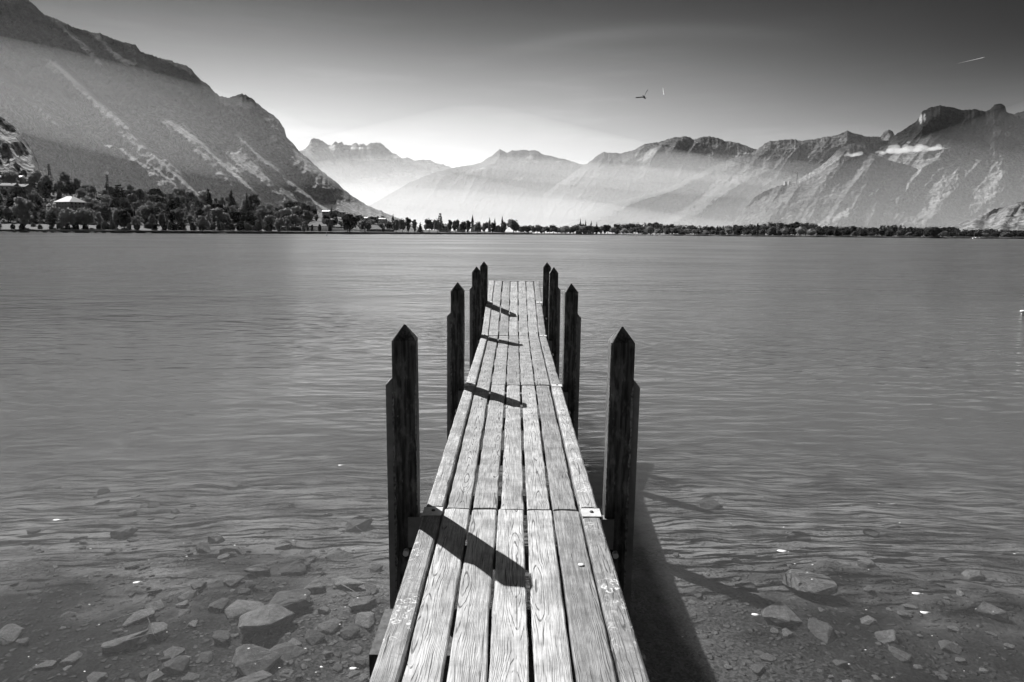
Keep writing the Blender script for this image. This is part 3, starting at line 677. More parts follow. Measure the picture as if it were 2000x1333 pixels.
# ---------------------------------------------------------------- trees
def blob_pts(rr, blobs, n, size, up=.25):
    vs = []; fs = []
    tw = [b[3]*b[4]*b[5] for b in blobs]; tw = [max(t, 1e-4)**.66 for t in tw]
    for _ in range(n):
        cx, cy_, cz, rx, ry, rz = rr.choices(blobs, tw)[0]
        d = Vector((rr.gauss(0, 1), rr.gauss(0, 1), rr.gauss(0, 1))).normalized(); k = rr.uniform(.78, 1.08)
        p = Vector((cx+d.x*rx*k, cy_+d.y*ry*k, cz+d.z*rz*k))
        nn = (d + Vector((rr.uniform(-.7, .7), rr.uniform(-.7, .7), rr.uniform(-.5, .7)))).normalized()
        t = nn.orthogonal().normalized(); t = Matrix.Rotation(rr.uniform(0, 6.3), 3, nn) @ t; b2 = nn.cross(t)
        s = size*rr.uniform(.6, 1.35); i0 = len(vs)
        vs += [p+t*s, p+b2*s*.7, p-t*s, p-b2*s*.7]; fs.append((i0, i0+1, i0+2, i0+3))
    # dark twiggy heart of each clump
    for cx, cy_, cz, rx, ry, rz in blobs:
        i0 = len(vs); K = 7
        for j, (zz, r) in enumerate(((-.8, .4), (-.3, .78), (.3, .78), (.75, .45))):
            for i in range(K): vs.append(Vector((cx+rx*r*math.cos(6.283*i/K+j)*rr.uniform(.85, 1.05), cy_+ry*r*math.sin(6.283*i/K+j)*rr.uniform(.85, 1.05), cz+rz*zz)))
        fs += [(i0+j*K+i, i0+j*K+(i+1) % K, i0+(j+1)*K+(i+1) % K, i0+(j+1)*K+i) for j in range(3) for i in range(K)]
        fs += [tuple(i0+K-1-i for i in range(K)), tuple(i0+3*K+i for i in range(K))]
    return vs, fs
def proto(kind, seed):
    """unit tree: height 1, width 1"""
    rr = random.Random(seed); bl = []; n = 420; size = .05; trunk_h = .3
    if kind == 'round':
        for _ in range(9):
            a = rr.uniform(0, 6.3); r = rr.uniform(.1, .3); z = rr.uniform(.3, .8); q = rr.uniform(.16, .25)
            k = 1-.6*abs(z-.5); bl.append((r*k*math.cos(a), r*k*math.sin(a), z, q, q, q*.8))
        bl.append((0, 0, .58, .33, .33, .32))
    elif kind == 'dome':
        bl = [(0, 0, .5, .46, .46, .44)] + [(.25*math.cos(a), .25*math.sin(a), rr.uniform(.35, .65), .24, .24, .24) for a in (0, 1.3, 2.5, 3.8, 5)]; size = .04; n = 520
    elif kind == 'tall':
        for i in range(9):
            z = .2+.72*i/8; k = math.sin(math.pi*min(1, .18+.75*(1-(i/8)**1.3)))
            bl.append((rr.uniform(-.16, .16)*k, rr.uniform(-.16, .16)*k, z, .34*k+.06, .34*k+.06, .11))
        trunk_h = .25
    elif kind == 'column':
        for i in range(8):
            z = .1+.84*i/7; k = (.48 if i < 5 else .48-.12*(i-4)) * rr.uniform(.85, 1.05); bl.append((rr.uniform(-.06, .06), rr.uniform(-.06, .06), z, k, k, .12))
        size = .06; trunk_h = .15
    elif kind == 'conifer':
        for i in range(11):
            z = .08+.9*i/10; k = .5*(1-i/10.6)**.85*rr.uniform(.8, 1.1); bl.append((rr.uniform(-.03, .03), rr.uniform(-.03, .03), z, k, k, .055))
        size = .05; n = 520; trunk_h = .12
    elif kind == 'cedar':
        for i in range(8):
            z = .28+.66*i/7; k = .42*(1-.65*(i/7)**1.5); a = rr.uniform(0, 6.3)
            for s in (0, 2.1, 4.2): bl.append((k*.62*math.cos(a+s), k*.62*math.sin(a+s), z+rr.uniform(-.02, .02), k*.52, k*.42, .032))
        n = 560; size = .045
    elif kind == 'willow':
        for _ in range(8):
            a = rr.uniform(0, 6.3); r = rr.uniform(.15, .32); bl.append((r*math.cos(a), r*math.sin(a), rr.uniform(.35, .6), .2, .2, .32))
        bl.append((0, 0, .6, .36, .36, .34)); n = 480; trunk_h = .2
    elif kind == 'bush':
        for _ in range(6):
            a = rr.uniform(0, 6.3); r = rr.uniform(.05, .3); bl.append((r*math.cos(a), r*math.sin(a), rr.uniform(.3, .6), .24, .24, .34))
        bl.append((0, 0, .45, .36, .36, .42)); trunk_h = .15; n = 300
    vs, fs = blob_pts(rr, bl, n, size)
    top = max(v[2] for v in vs); wx = max(abs(v[0]) for v in vs)
    crown = mesh('crown', [(v[0]*.5/wx, v[1]*.5/wx, v[2]/top) for v in vs], fs)
    tb = MB(); r = .035
    tb.tube((0, 0, -.04), (.01, 0, trunk_h), r, r*.7, 7); tb.tube((.01, 0, trunk_h), (0, .01, .72), r*.7, r*.2, 6)
    for a in (0.4, 2.4, 4.5): tb.tube((.01, 0, trunk_h), (.22*math.cos(a), .22*math.sin(a), trunk_h+.28), r*.45, r*.12, 5)
    return crown, mesh('trunk', tb.v, tb.f)
KINDS = {k: [proto(k, 300+17*i+j) for j in range(2)] for i, k in enumerate(('round', 'dome', 'tall', 'column', 'conifer', 'cedar', 'willow', 'bush'))}
NAMES = dict(round='broadleaf_tree', dome='broadleaf_tree', tall='broadleaf_tree', column='poplar_tree', conifer='conifer_tree', cedar='cedar_tree', willow='willow_tree', bush='bush')
_cache = {}
def tree(kind, base, h, wid, leafm, label, group=None):
    j = rnd.randrange(2); cm, tm = KINDS[kind][j]; key = (kind, j, leafm)
    if key not in _cache:
        c2 = cm.copy(); c2.materials.append(M[leafm]); t2 = tm.copy(); t2.materials.append(M['bark']); _cache[key] = (c2, t2)
    c2, t2 = _cache[key]
    rt = empty(NAMES[kind], base, rnd.uniform(0, 6.28)); rt.scale = (wid, wid, h)
    for nm, me in (('crown', c2), ('trunk', t2)):
        o = bpy.data.objects.new(nm, me); COL.objects.link(o); o.parent = rt
    return tag(rt, label, 'bush' if kind == 'bush' else 'tree', group)
def tree_px(kind, px, pyb, hpx, wpx, dd, leafm, label, group=None):
    """foreshore tree: base on the flat ground dd metres behind the waterline"""
    D = float(shore(px))+dd; q = at(px, pyb, y=D); g = 2.3 if px < 780 else 1.2
    top = at(px, pyb-hpx, y=D)[2]
    return tree(kind, (q[0], D, g-.2), max(1.5, top-g+.2), wpx/F*D*1.08, leafm, label, group)

# shoreline trees in front of the pale wall and along the water
fg = [('tall', 48, 448, 64, 40, 'leaf', 'tall loose dark tree at the quay nearest the left edge of the shore'), ('tall', 103, 447, 36, 26, 'leaf', 'loose tree on the quay just below the villa'),
      ('willow', 135, 447, 42, 34, 'leaf_pale', 'drooping willow on the quay right below the villa'), ('willow', 167, 447, 38, 36, 'leaf_pale', 'wide pale willow on the quay right of the villa'),
      ('tall', 195, 445, 32, 13, 'leaf_pale', 'thin bright tree against the pale wall'), ('conifer', 219, 444, 26, 14, 'leaf', 'small pointed tree against the pale wall'),
      ('tall', 229, 444, 36, 17, 'leaf', 'upright tree left of the dark round quay tree'), ('dome', 243, 447, 40, 27, 'leaf_dark', 'dark round tree on the quay in front of the pale wall'),
      ('tall', 265, 445, 22, 15, 'leaf', 'small airy tree right of the dark round quay tree'), ('tall', 298, 444, 27, 15, 'leaf_pale', 'left one of two slim pale trees by the wall'),
      ('tall', 317, 445, 32, 16, 'leaf_pale', 'right one of two slim pale trees by the wall'), ('bush', 331, 444, 12, 13, 'leaf', 'low bush at the foot of the slim pale trees'),
      ('conifer', 356, 445, 24, 16, 'leaf_dark', 'small dark pointed tree at the end of the pale wall'), ('bush', 376, 444, 11, 14, 'leaf', 'low dark bush right of the small pointed tree'),
      ('round', 396, 449, 29, 26, 'leaf_pale', 'pale round tree overhanging the quay'), ('conifer', 428, 446, 15, 12, 'leaf_dark', 'tiny dark cone tree on the promenade'),
      ('bush', 486, 447, 11, 22, 'leaf', 'flat grey bush on the promenade'), ('bush', 505, 446, 17, 17, 'leaf', 'taller rounded bush on the promenade'), ('bush', 521, 446, 10, 14, 'leaf', 'small bush right of the rounded promenade bush'),
      ('bush', 470, 445, 14, 16, 'leaf_dark', 'dark bush left of the flat grey bush'),
      ('round', 546, 448, 24, 22, 'leaf_pale', 'bright pale round tree at the quay, left of a dark small one'), ('tall', 562, 448, 22, 11, 'leaf', 'dark slim tree touching the bright pale round tree'),
      ('bush', 594, 446, 9, 9, 'leaf_pale', 'small pale shrub under the terraces, first of four'), ('bush', 609, 446, 8, 7, 'leaf', 'small shrub under the terraces, second of four'), ('bush', 625, 446, 9, 8, 'leaf', 'small shrub under the terraces, third of four'), ('bush', 645, 446, 9, 10, 'leaf', 'small shrub under the terraces, fourth of four'),
      ('dome', 683, 451, 37, 30, 'leaf_dark', 'large dark round tree at the point of the left shore'), ('willow', 679, 455, 23, 18, 'leaf', 'lower shaggy tree in front of the large dark round tree'),
      ('willow', 713, 451, 23, 26, 'leaf_pale', 'pale dome-shaped willow right of the large dark round tree'), ('bush', 749, 447, 8, 8, 'leaf', 'small shrub on the bank by the terrace wall'),
      ('dome', 774, 445, 18, 15, 'leaf', 'round tree in front of the tall dark conifer'), ('round', 786, 446, 20, 14, 'leaf', 'round tree right of the tall dark conifer'), ('tall', 797, 452, 28, 15, 'leaf', 'tall narrow tree on the low shore left of the trunked tree'),
      ('tall', 810, 452, 24, 12, 'leaf', 'thin tree between the narrow tree and the dark cone'), ('conifer', 821, 452, 18, 15, 'leaf_dark', 'dark conical shrub tree at the low shore'),
      ('round', 838, 453, 27, 21, 'leaf', 'round-headed tree on a clear trunk at the low shore'), ('round', 854, 453, 26, 17, 'leaf_pale', 'pale tree on a clear trunk beside the round-headed tree'),
      ('cedar', 860, 446, 30, 15, 'leaf_dark', 'dark layered pine rising behind the white house'), ('tall', 879, 451, 22, 12, 'leaf', 'left tree of the dense pair right of the white house'), ('round', 890, 451, 23, 15, 'leaf', 'right tree of the dense pair right of the white house'),
      ('round', 904, 449, 18, 14, 'leaf', 'tree left of the church, behind the meadow'), ('tall', 914, 450, 20, 15, 'leaf', 'tree directly left of the church spire'), ('round', 933, 450, 18, 15, 'leaf', 'tree directly right of the church spire'), ('round', 947, 450, 17, 14, 'leaf', 'second tree right of the church spire'),
      ('column', 956, 450, 26, 8, 'leaf', 'left of two feathery poplars behind the shore trees'), ('column', 966, 450, 24, 8, 'leaf', 'right of two feathery poplars behind the shore trees'), ('tall', 962, 453, 19, 11, 'leaf_dark', 'dark tree under the two feathery poplars'),
      ('column', 981, 450, 28, 8, 'leaf_dark', 'dark single poplar left of the broad shore tree'), ('tall', 985, 453, 20, 11, 'leaf', 'dark tree below the single poplar'), ('round', 1003, 454, 27, 28, 'leaf', 'broad round tree at the tip of the low shore')]
for k, x, y, h, w_, lm, lb in fg:
    tree_px(k, x, y, h, w_, {'cedar': 60, 'column': 80}.get(k, 12 if x > 380 else 20), lm, lb)
for i in range(30):
    x = 4+i*18.6+rnd.uniform(-6, 6); h = rnd.uniform(7, 14)
    tree_px('bush', x, 446, h, h*rnd.uniform(1.0, 1.6), rnd.uniform(8, 24), rnd.choice(('leaf', 'leaf_dark', 'leaf')), 'low shaggy bush in the hedge along the foot of the left shore', 'hedge bushes along the foot of the left shore')
tree('conifer', tuple(bank_pt(768, .35)-np.array([0, 0, .5])), 20, 12, 'leaf_dark', 'tall dark conifer at the right end of the hillside village')

# wooded hillside on the left
feat = [('cedar', 235, .62, 42, 32, 'leaf_dark', 'dark layered cedar rising above the left wood'), ('dome', 305, .85, 34, 31, 'leaf_dark', 'large dark dome-shaped tree on the crest of the left wood'), ('dome', 315, .5, 32, 28, 'leaf_dark', 'lower dark dome-shaped tree in front of the crest one'),
        ('column', 409, .55, 50, 19, 'leaf_dark', 'tall dark columnar tree above the left wood'), ('column', 454, .55, 50, 17, 'leaf_dark', 'tall dark ragged tree right of the columnar one'), ('conifer', 484, .5, 46, 15, 'leaf_dark', 'left one of twin dark conifers'), ('conifer', 492, .48, 45, 15, 'leaf_dark', 'right one of twin dark conifers'),
        ('conifer', 76, .8, 30, 13, 'leaf_dark', 'pointed dark conifer left of the first pylon'), ('dome', 36, .4, 38, 30, 'leaf_dark', 'black rounded tree on the far left slope'), ('round', 95, .75, 26, 24, 'leaf_dark', 'dark tree at the foot of the first pylon'),
        ('cedar', 336, .8, 26, 16, 'leaf', 'small layered pine right of the crest dome tree'), ('cedar', 366, .85, 28, 20, 'leaf', 'flat-topped pine on the crest near a bright roof'), ('conifer', 346, .75, 22, 12, 'leaf_dark', 'dark short conifer by the bright crest roof'),
        ('conifer', 648, .85, 24, 9, 'leaf_dark', 'small dark conifer above the three gabled houses'), ('round', 730, .75, 15, 16, 'leaf', 'round tree at the skyline of the village'), ('round', 748, .7, 20, 18, 'leaf', 'wide tree left of the tall dark conifer'), ('conifer', 694, .8, 12, 5, 'leaf_dark', 'tiny conifer on the village skyline')]
def hill_tree(kind, px, v, hpx, wpx, lm, lb, group=None):
    q = bank_pt(px, v); D = q[1]
    tree(kind, (q[0], q[1], q[2]-.8), hpx/F*D*1.02+.8, wpx/F*D*1.1, lm, lb, group)
for a in feat: hill_tree(*a)
gw = 'trees of the dense wood on the left hillside'
rr = random.Random(5)
for row, v in enumerate((.95, .78, .6, .43, .27, .13, .03)):
    x = -90 + rr.uniform(0, 15)
    while x < 585:
        x += rr.uniform(17, 31)*(1-.04*row)
        if row > 2 and 84 < x < 152 and v > .1: continue
        if row <= 1 and x < 200 and rr.random() < .3: continue
        k = rr.choices(('round', 'tall', 'dome', 'conifer', 'cedar'), (6, 4, 1.2, 1.8, .9))[0]
        lm = rr.choices(('leaf', 'leaf_dark', 'leaf_pale'), (6, 2.2, 2.4))[0]
        h = rr.choice((16, 20, 24, 27, 30, 36))*rr.uniform(.9, 1.1)*(1 if x < 520 else .75)
        hill_tree(k, x, v, h, h*rr.uniform(.75, 1.1)*(.8 if k in ('conifer', 'tall') else 1), lm, 'broad dark-leaved tree packed into the dense wood on the left hillside' if k in ('round', 'tall', 'dome') else 'evergreen packed into the dense wood on the left hillside', gw if k in ('round', 'tall', 'dome') else 'evergreens of the dense wood on the left hillside')
gv = 'small trees among the village terraces'
for i in range(52):
    x = rr.uniform(575, 775); v = rr.choice((.12, .3, .5, .7, .9)); h = rr.uniform(9, 18)*(1.2 if x < 640 else .85)
    hill_tree(rr.choice(('round', 'round', 'tall', 'bush')), x, v, h, h*rr.uniform(.7, 1.1), rr.choice(('leaf', 'leaf', 'leaf_pale', 'leaf_dark')), 'small rounded tree among the village terraces between wood and point', gv)
# far shore, centre to right
gc = 'trees of the park along the far shore right of the jetty end'
x = 1018
while x < 1206:
    h = rr.uniform(13, 19); tree_px(rr.choice(('round', 'round', 'tall', 'dome')), x, 457, h, h*rr.uniform(.8, 1.15), rr.uniform(10, 40), rr.choice(('leaf', 'leaf', 'leaf_dark', 'leaf_pale')), 'rounded tree in the park strip on the far shore right of the jetty end', gc); x += rr.uniform(5.5, 10)
for i, xx in enumerate((1133, 1143.5, 1154, 1165)):
    tree_px('column', xx, 456, (29, 27, 25, 23)[i], 5, 90, 'leaf_dark', ('tallest and leftmost of four dark poplars on the far shore', 'second from left of four dark poplars on the far shore', 'third from left of four dark poplars on the far shore', 'rightmost and shortest of four dark poplars on the far shore')[i])
tree_px('dome', 1134, 456, 20, 26, 70, 'leaf_dark', 'broad dark tree at the foot of the four poplars')
for i in range(8): tree_px('bush', 1126+i*4.6, 457.5, 8, 5.2, 6, 'leaf', 'clipped round tree in the low row on the far shore beneath the poplars', 'row of clipped round trees beneath the four poplars')
gr = 'trees of the long wood on the right shore'
WX = [1205, 1260, 1330, 1400, 1450, 1500, 1590, 1594, 1650, 1715, 1720, 1760, 1764, 1800, 1866, 1872, 1930, 2000, 2100]
WT = [434, 432, 436, 440, 437, 432, 432, 438, 440, 442, 436, 436, 441, 442, 441, 447, 445, 448, 449]
def wood_tree(x, front):
    h0 = horizon(x)+2 - np.interp(x, WX, WT); h = h0*(rr.uniform(.5, .72) if front else rr.uniform(.86, 1.02))
    dark = x > 1600
    k = rr.choice(('round', 'dome', 'round', 'bush')) if front else rr.choice(('tall', 'column', 'round', 'tall'))
    lm = rr.choice(('leaf_dark', 'leaf', 'leaf_dark')) if dark else rr.choice(('leaf', 'leaf', 'leaf_pale', 'leaf_dark'))
    tree_px(k, x, horizon(x)+3, h, h*(rr.uniform(.9, 1.3) if front else (.5 if k == 'column' else .75)), rr.uniform(25, 45) if front else rr.uniform(70, 110), lm,
            'low rounded tree along the front of the long wood on the right shore' if front else 'tall tree in the back row of the long wood on the right shore', 'front trees of the long wood on the right shore' if front else gr)
x = 1206
while x < 2060: wood_tree(x, False); x += rr.uniform(9, 13)
x = 1204
while x < 2060: wood_tree(x, True); x += rr.uniform(13, 20)
tree_px('dome', 1823, 466, 24, 30, 6, 'leaf_dark', 'lone black rounded clump standing at the water edge on the right')
# dense mass of the wood behind the rows
rr2 = random.Random(9); vs = []; fs = []
for i in range(1100):
    x = rr2.uniform(1200, 2100); D = float(shore(x))+rr2.uniform(50, 140); q = at(x, 455, y=D)
    hh = (horizon(x)+2-np.interp(x, WX, WT))/F*D*rr2.uniform(.55, .9); r = rr2.uniform(3, 6)
    for _ in range(12):
        d = Vector((rr2.gauss(0, 1), rr2.gauss(0, 1), rr2.gauss(0, 1))).normalized(); p = Vector((q[0]+d.x*r, D+d.y*r, 1.2+hh*(.55+.45*d.z)))
        t = d.orthogonal().normalized(); b2 = d.cross(t); s = rr2.uniform(.7, 1.8); i0 = len(vs); vs += [p+t*s, p+b2*s, p-t*s, p-b2*s]; fs.append((i0, i0+1, i0+2, i0+3))
tag(link('wood', mesh('wood', vs, fs), M['leaf_dark']), 'mass of undergrowth and crowns filling the long wood on the right shore', 'wood', kind='stuff')
# reeds at the water edge
vs = []; fs = []
for i in range(9000):
    x = rr2.uniform(1310, 2080); D = float(shore(x))+rr2.uniform(-3, 8); q = at(x, 455, y=D); h = rr2.uniform(.8, 2.2)*(1+.5*math.sin(x/9)); wv = rr2.uniform(.2, .6)
    i0 = len(vs); vs += [(q[0]-wv, D, -.3), (q[0]+wv, D+.2, -.3), (q[0]+wv*.6, D+.1, h), (q[0]-wv*.6, D, h*.9)]; fs.append((i0, i0+1, i0+2, i0+3))
tag(link('reeds', mesh('reeds', vs, fs), M['reeds']), 'low fringe of reeds along the right shore waterline', 'reeds', kind='stuff')
# undergrowth between the trunks of the left wood
vs = []; fs = []
for i in range(16000):
    x = rr2.uniform(-120, 600); v = rr2.random()**1.3; q = bank_pt(x, v); p = Vector((q[0], q[1], q[2]+rr2.uniform(0, 4.5))); d = Vector((rr2.gauss(0, 1), rr2.gauss(0, 1)-.5, rr2.gauss(0, 1)+.5)).normalized()
    t = d.orthogonal().normalized(); b2 = d.cross(t); s = rr2.uniform(.5, 1.3); i0 = len(vs); vs += [p+t*s, p+b2*s, p-t*s, p-b2*s]; fs.append((i0, i0+1, i0+2, i0+3))
tag(link('undergrowth', mesh('undergrowth', vs, fs), M['leaf_dark']), 'dark undergrowth filling the gaps of the wood on the left hillside', 'undergrowth', kind='stuff')

# ---------------------------------------------------------------- houses
def house(px, pyb, wpx, hpx, D, depth_m, label, rz=0.0, roof='gable', roofm='roof_dim', wallm='plaster', cols=3, rows_=1, name='house', cat='house', along=True):
    q = at(px, pyb, y=D); W = wpx/F*D; H = hpx/F*D; Rh = H*.38; rt = empty(name, (q[0], q[1], q[2]), rz)
    tag(rt, label, cat)
    hw, dp = W/2, depth_m; wh = H-Rh if roof != 'flat' else H*.85
    b = MB(); b.box(-hw, hw, 0, dp, -3, wh); b.build('wall', M[wallm], rt)
    o = W*.05+.25; z = wh+.01; b = MB()
    if roof == 'hip':
        r = dp*.42; b.add([(-hw-o, -o, z), (hw+o, -o, z), (hw+o, dp+o, z), (-hw-o, dp+o, z), (-hw*.45, dp/2, z+Rh), (hw*.45, dp/2, z+Rh)], [(0, 1, 5, 4), (1, 2, 5), (2, 3, 4, 5), (3, 0, 4), (3, 2, 1, 0)])
    elif roof == 'gable' and along:
        b.add([(-hw-o, -o, z), (hw+o, -o, z), (hw+o, dp+o, z), (-hw-o, dp+o, z), (-hw-o, dp/2, z+Rh), (hw+o, dp/2, z+Rh)], [(0, 1, 5, 4), (1, 2, 5), (2, 3, 4, 5), (3, 0, 4), (3, 2, 1, 0)])
    elif roof == 'gable':
        b.add([(-hw-o, -o, z), (hw+o, -o, z), (hw+o, dp+o, z), (-hw-o, dp+o, z), (0, -o, z+Rh), (0, dp+o, z+Rh)], [(0, 1, 4), (1, 2, 5, 4), (2, 3, 5), (3, 0, 4, 5), (3, 2, 1, 0)])
    else: b.box(-hw-o, hw+o, -o, dp+o, z, z+H*.15)
    rf = b.build('roof', M[roofm], rt)
    if roof != 'flat': b = MB(); b.box(hw*.3, hw*.3+.7, dp*.5-.35, dp*.5+.35, z+Rh*.5, z+Rh+.9); b.build('chimney', M['plaster_dim'], rf)
    for r in range(rows_):
        for c in range(cols):
            x = -hw + W*(c+.5)/cols; s = min(W/cols*.25, .8); z0 = wh*(r+.3)/rows_
            b = MB(); b.box(x-s, x+s, -.06, -.01, z0, z0+min(1.9, wh/rows_*.5)); b.build('window', M['glass'], rt)
    return rt
v = house(124, 414, 42, 30, 575, 13, 'large three-storey villa with a bright hipped roof in the wood', R(-24), 'hip', 'roof_bright', 'plaster_dim', 5, 3, 'villa', 'villa')
b = MB()
for r in range(3):
    for c in range(4):
        y = 13*(c+.5)/4; z0 = 8.0*(r+.3)/3
        b = MB(); b.box(9.07, 9.12, y-.6, y+.6, z0, z0+1.5); b.build('window', M['glass'], v)
Dh = lambda x, v_: float(bank_pt(x, v_)[1])
house(8, 352, 54, 9, Dh(8, .97), 10, 'long low house with a bright roof at the far left skyline', R(6), 'gable', 'roof_bright', 'plaster_dim', 6)
house(68, 358, 22, 12, Dh(68, .96), 9, 'house with a bright sloping roof left of the first pylon', R(10), 'gable', 'roof_bright', 'plaster_dim', 3)
house(40, 374, 22, 14, Dh(40, .65), 9, 'grey-roofed house half hidden in the far left wood', R(-8), 'gable', 'roof_dim', 'plaster_dim', 3)
house(14, 372, 24, 14, Dh(14, .62), 9, 'bright-walled house at the left edge of the wood', R(5), 'gable', 'roof_dim', 'plaster', 3)
house(137, 366, 24, 8, Dh(137, .97), 9, 'left part of the flat bright-roofed terrace on the wood skyline', 0, 'flat', 'roof_bright', 'plaster_dim', 4, name='terrace_house')
house(168, 370, 18, 7, Dh(168, .97), 9, 'right part of the flat bright-roofed terrace on the wood skyline', 0, 'flat', 'roof_bright', 'plaster_dim', 3, name='terrace_house')
house(209, 374, 10, 6, Dh(209, .95), 7, 'tiny bright roof beside the second pylon', 0, 'gable', 'roof_bright', 'plaster', 1)
house(357, 379, 12, 6, Dh(357, .95), 7, 'bright roof between the pines on the crest', 0, 'gable', 'roof_bright', 'plaster', 2)
house(575, 404, 15, 9, Dh(575, .93), 8, 'modern flat-roofed house at the right end of the wood skyline', 0, 'flat', 'roof_dim', 'plaster_dim', 3, 2)
house(636, 418, 13, 7, Dh(636, .9), 8, 'left one of three gabled houses on the village crest', 0, 'gable', 'roof_bright', 'plaster', 2)
house(656, 419, 13, 8, Dh(656, .88), 8, 'middle one of three gabled houses on the village crest', 0, 'gable', 'roof_dim', 'plaster', 2, along=False)
house(668, 420, 12, 8, Dh(668, .86), 8, 'right one of three gabled houses on the village crest', R(8), 'gable', 'roof_dim', 'plaster', 2)
house(703, 428, 11, 8, Dh(703, .75), 8, 'steep gabled house in the lower village', 0, 'gable', 'roof_dim', 'plaster', 2, along=False)
house(712, 430, 10, 6, Dh(712, .7), 8, 'bright gabled house beside the steep one', R(-12), 'gable', 'roof_bright', 'plaster', 2)
house(726, 427, 18, 5, Dh(726, .8), 8, 'long low house below the skyline round tree', 0, 'gable', 'roof_dim', 'plaster', 4)
house(746, 432, 12, 6, Dh(746, .6), 8, 'pale house left of the tall dark conifer', 0, 'gable', 'roof_bright', 'plaster', 2)
house(865, 450, 18, 12, float(shore(865))+55, 9, 'white house behind the trunked trees of the low shore', R(-10), 'gable', 'roof_dim', 'plaster', 4, 2)
house(900, 450, 16, 10, float(shore(900))+60, 9, 'pale house left of the church half hidden by trees', 0, 'gable', 'roof_dim', 'plaster', 3, 2)
house(973, 452, 12, 12, float(shore(973))+50, 9, 'grey gabled house left of the single poplar', 0, 'gable', 'roof_dim', 'plaster_dim', 2, 2, along=False)
house(1535, 361, 5, 6, 3700, 14, 'left of two tiny white blocks on the right mountain spur', 0, 'flat', 'roof_bright', 'plaster', 2, 2, name='hotel', cat='building')
house(1543, 361, 5, 6, 3700, 14, 'right of two tiny white blocks on the right mountain spur', 0, 'flat', 'roof_bright', 'plaster', 2, 2, name='hotel', cat='building')
# church
D = float(shore(923))+110; q = at(923, 452, y=D); ch = empty('church', (q[0], q[1], q[2])); tag(ch, 'small church with a thin pointed spire above the shore trees', 'church')
b = MB(); b.box(-2, 2, -2, 2, -2, 14.5); b.build('tower', M['plaster_dim'], ch)
b = MB(); b.add([(-2.3, -2.3, 14.5), (2.3, -2.3, 14.5), (2.3, 2.3, 14.5), (-2.3, 2.3, 14.5), (0, 0, 27)], [(0, 1, 4), (1, 2, 4), (2, 3, 4), (3, 0, 4), (3, 2, 1, 0)]); b.build('spire', M['dark'], ch)
b = MB(); b.box(-2.5, 14, -4, 5, -2, 7); b.build('nave', M['plaster'], ch)
b = MB(); b.add([(2.1, -4.4, 7.02), (14.4, -4.4, 7.02), (14.4, 5.4, 7.02), (2.1, 5.4, 7.02), (2.1, .5, 10.5), (14.4, .5, 10.5)], [(0, 1, 5, 4), (1, 2, 5), (2, 3, 4, 5), (3, 0, 4), (3, 2, 1, 0)]); b.build('roof', M['roof_dim'], ch)

# ---------------------------------------------------------------- pylons
def pylon(px, pyb, hpx, D, label, wpx=7, name='pylon'):
    q = at(px, pyb, y=D); H = hpx/F*D; W = wpx/F*D/2; r = W*.07+.05; rt = empty(name, q, R(20)); tag(rt, label, 'pylon')
    b = MB()
    for sx_ in (-1, 1):
        for sy_ in (-1, 1): b.tube((sx_*W*.62, sy_*W*.62, -2), (sx_*W*.1, sy_*W*.1, H), r*1.5, r, 4)
    n = 7
    for i in range(n):
        z0, z1 = H*i/n, H*(i+1)/n; a0 = W*(.62-.52*i/n); a1 = W*(.62-.52*(i+1)/n)
        for s in (-1, 1):
            b.tube((-a0, s*a0, z0), (a1, s*a1, z1), r*.7, k=3); b.tube((a0, s*a0, z0), (-a1, s*a1, z1), r*.7, k=3); b.tube((s*a0, -a0, z0), (s*a1, a1, z1), r*.7, k=3)
    b.build('mast', M['lattice'], rt)
    for k, (z, ww) in enumerate(((.93, .62), (.8, .95), (.66, .8))):
        b = MB(); b.tube((-W*ww, 0, H*z), (W*ww, 0, H*z), r, k=4); b.tube((-W*ww, 0, H*z), (0, 0, H*(z+.07)), r*.8, k=3); b.tube((W*ww, 0, H*z), (0, 0, H*(z+.07)), r*.8, k=3); b.build('cross_arm', M['lattice'], rt)
pylon(98, 352, 30, Dh(98, .99), 'lattice pylon on the left skyline, larger of the two', 9)
pylon(211, 372, 29, Dh(211, .99)+60, 'fainter lattice pylon right of the first, above the bright terrace', 8)
pylon(1556, 361, 24, 3720, 'thin radio mast beside the white blocks on the right mountain spur', 3, 'radio_mast')

# ---------------------------------------------------------------- boats, buoys, gull
def hull(b, L, B, H):
    st = [(-.5, .75, 1), (-.2, 1, .92), (.2, .9, .95), (.42, .5, 1.1), (.5, .04, 1.2)]; vs = []
    for t, wd, hh in st: vs += [(t*L, -B/2*wd, H*hh), (t*L, -B/2*wd*.6, -.15), (t*L, B/2*wd*.6, -.15), (t*L, B/2*wd, H*hh)]
    n = len(st); b.add(vs, [(4*i+j, 4*i+4+j, 4*i+4+(j+1) % 4, 4*i+(j+1) % 4) for i in range(n-1) for j in range(4)] + [(0, 1, 2, 3), (4*n-1, 4*n-2, 4*n-3, 4*n-4)])
def boat(x, y, L, mast, label, group, rz):
    rt = empty('sailboat' if mast else 'motorboat', (x, y, 0), rz); tag(rt, label, 'boat', group)
    b = MB(); hull(b, L, L*.32, L*.13); b.build('hull', M['white'], rt)
    b = MB(); b.box(-L*.15, L*.18, -L*.1, L*.1, L*.12, L*.2); b.build('cabin', M['white'], rt)
    if mast: b = MB(); b.tube((L*.08, 0, L*.1), (L*.08, 0, L*1.25), .11, .07, 6); b.tube((L*.08, 0, L*.26), (-L*.38, 0, L*.26), .09, k=5); b.build('mast', M['white'], rt)
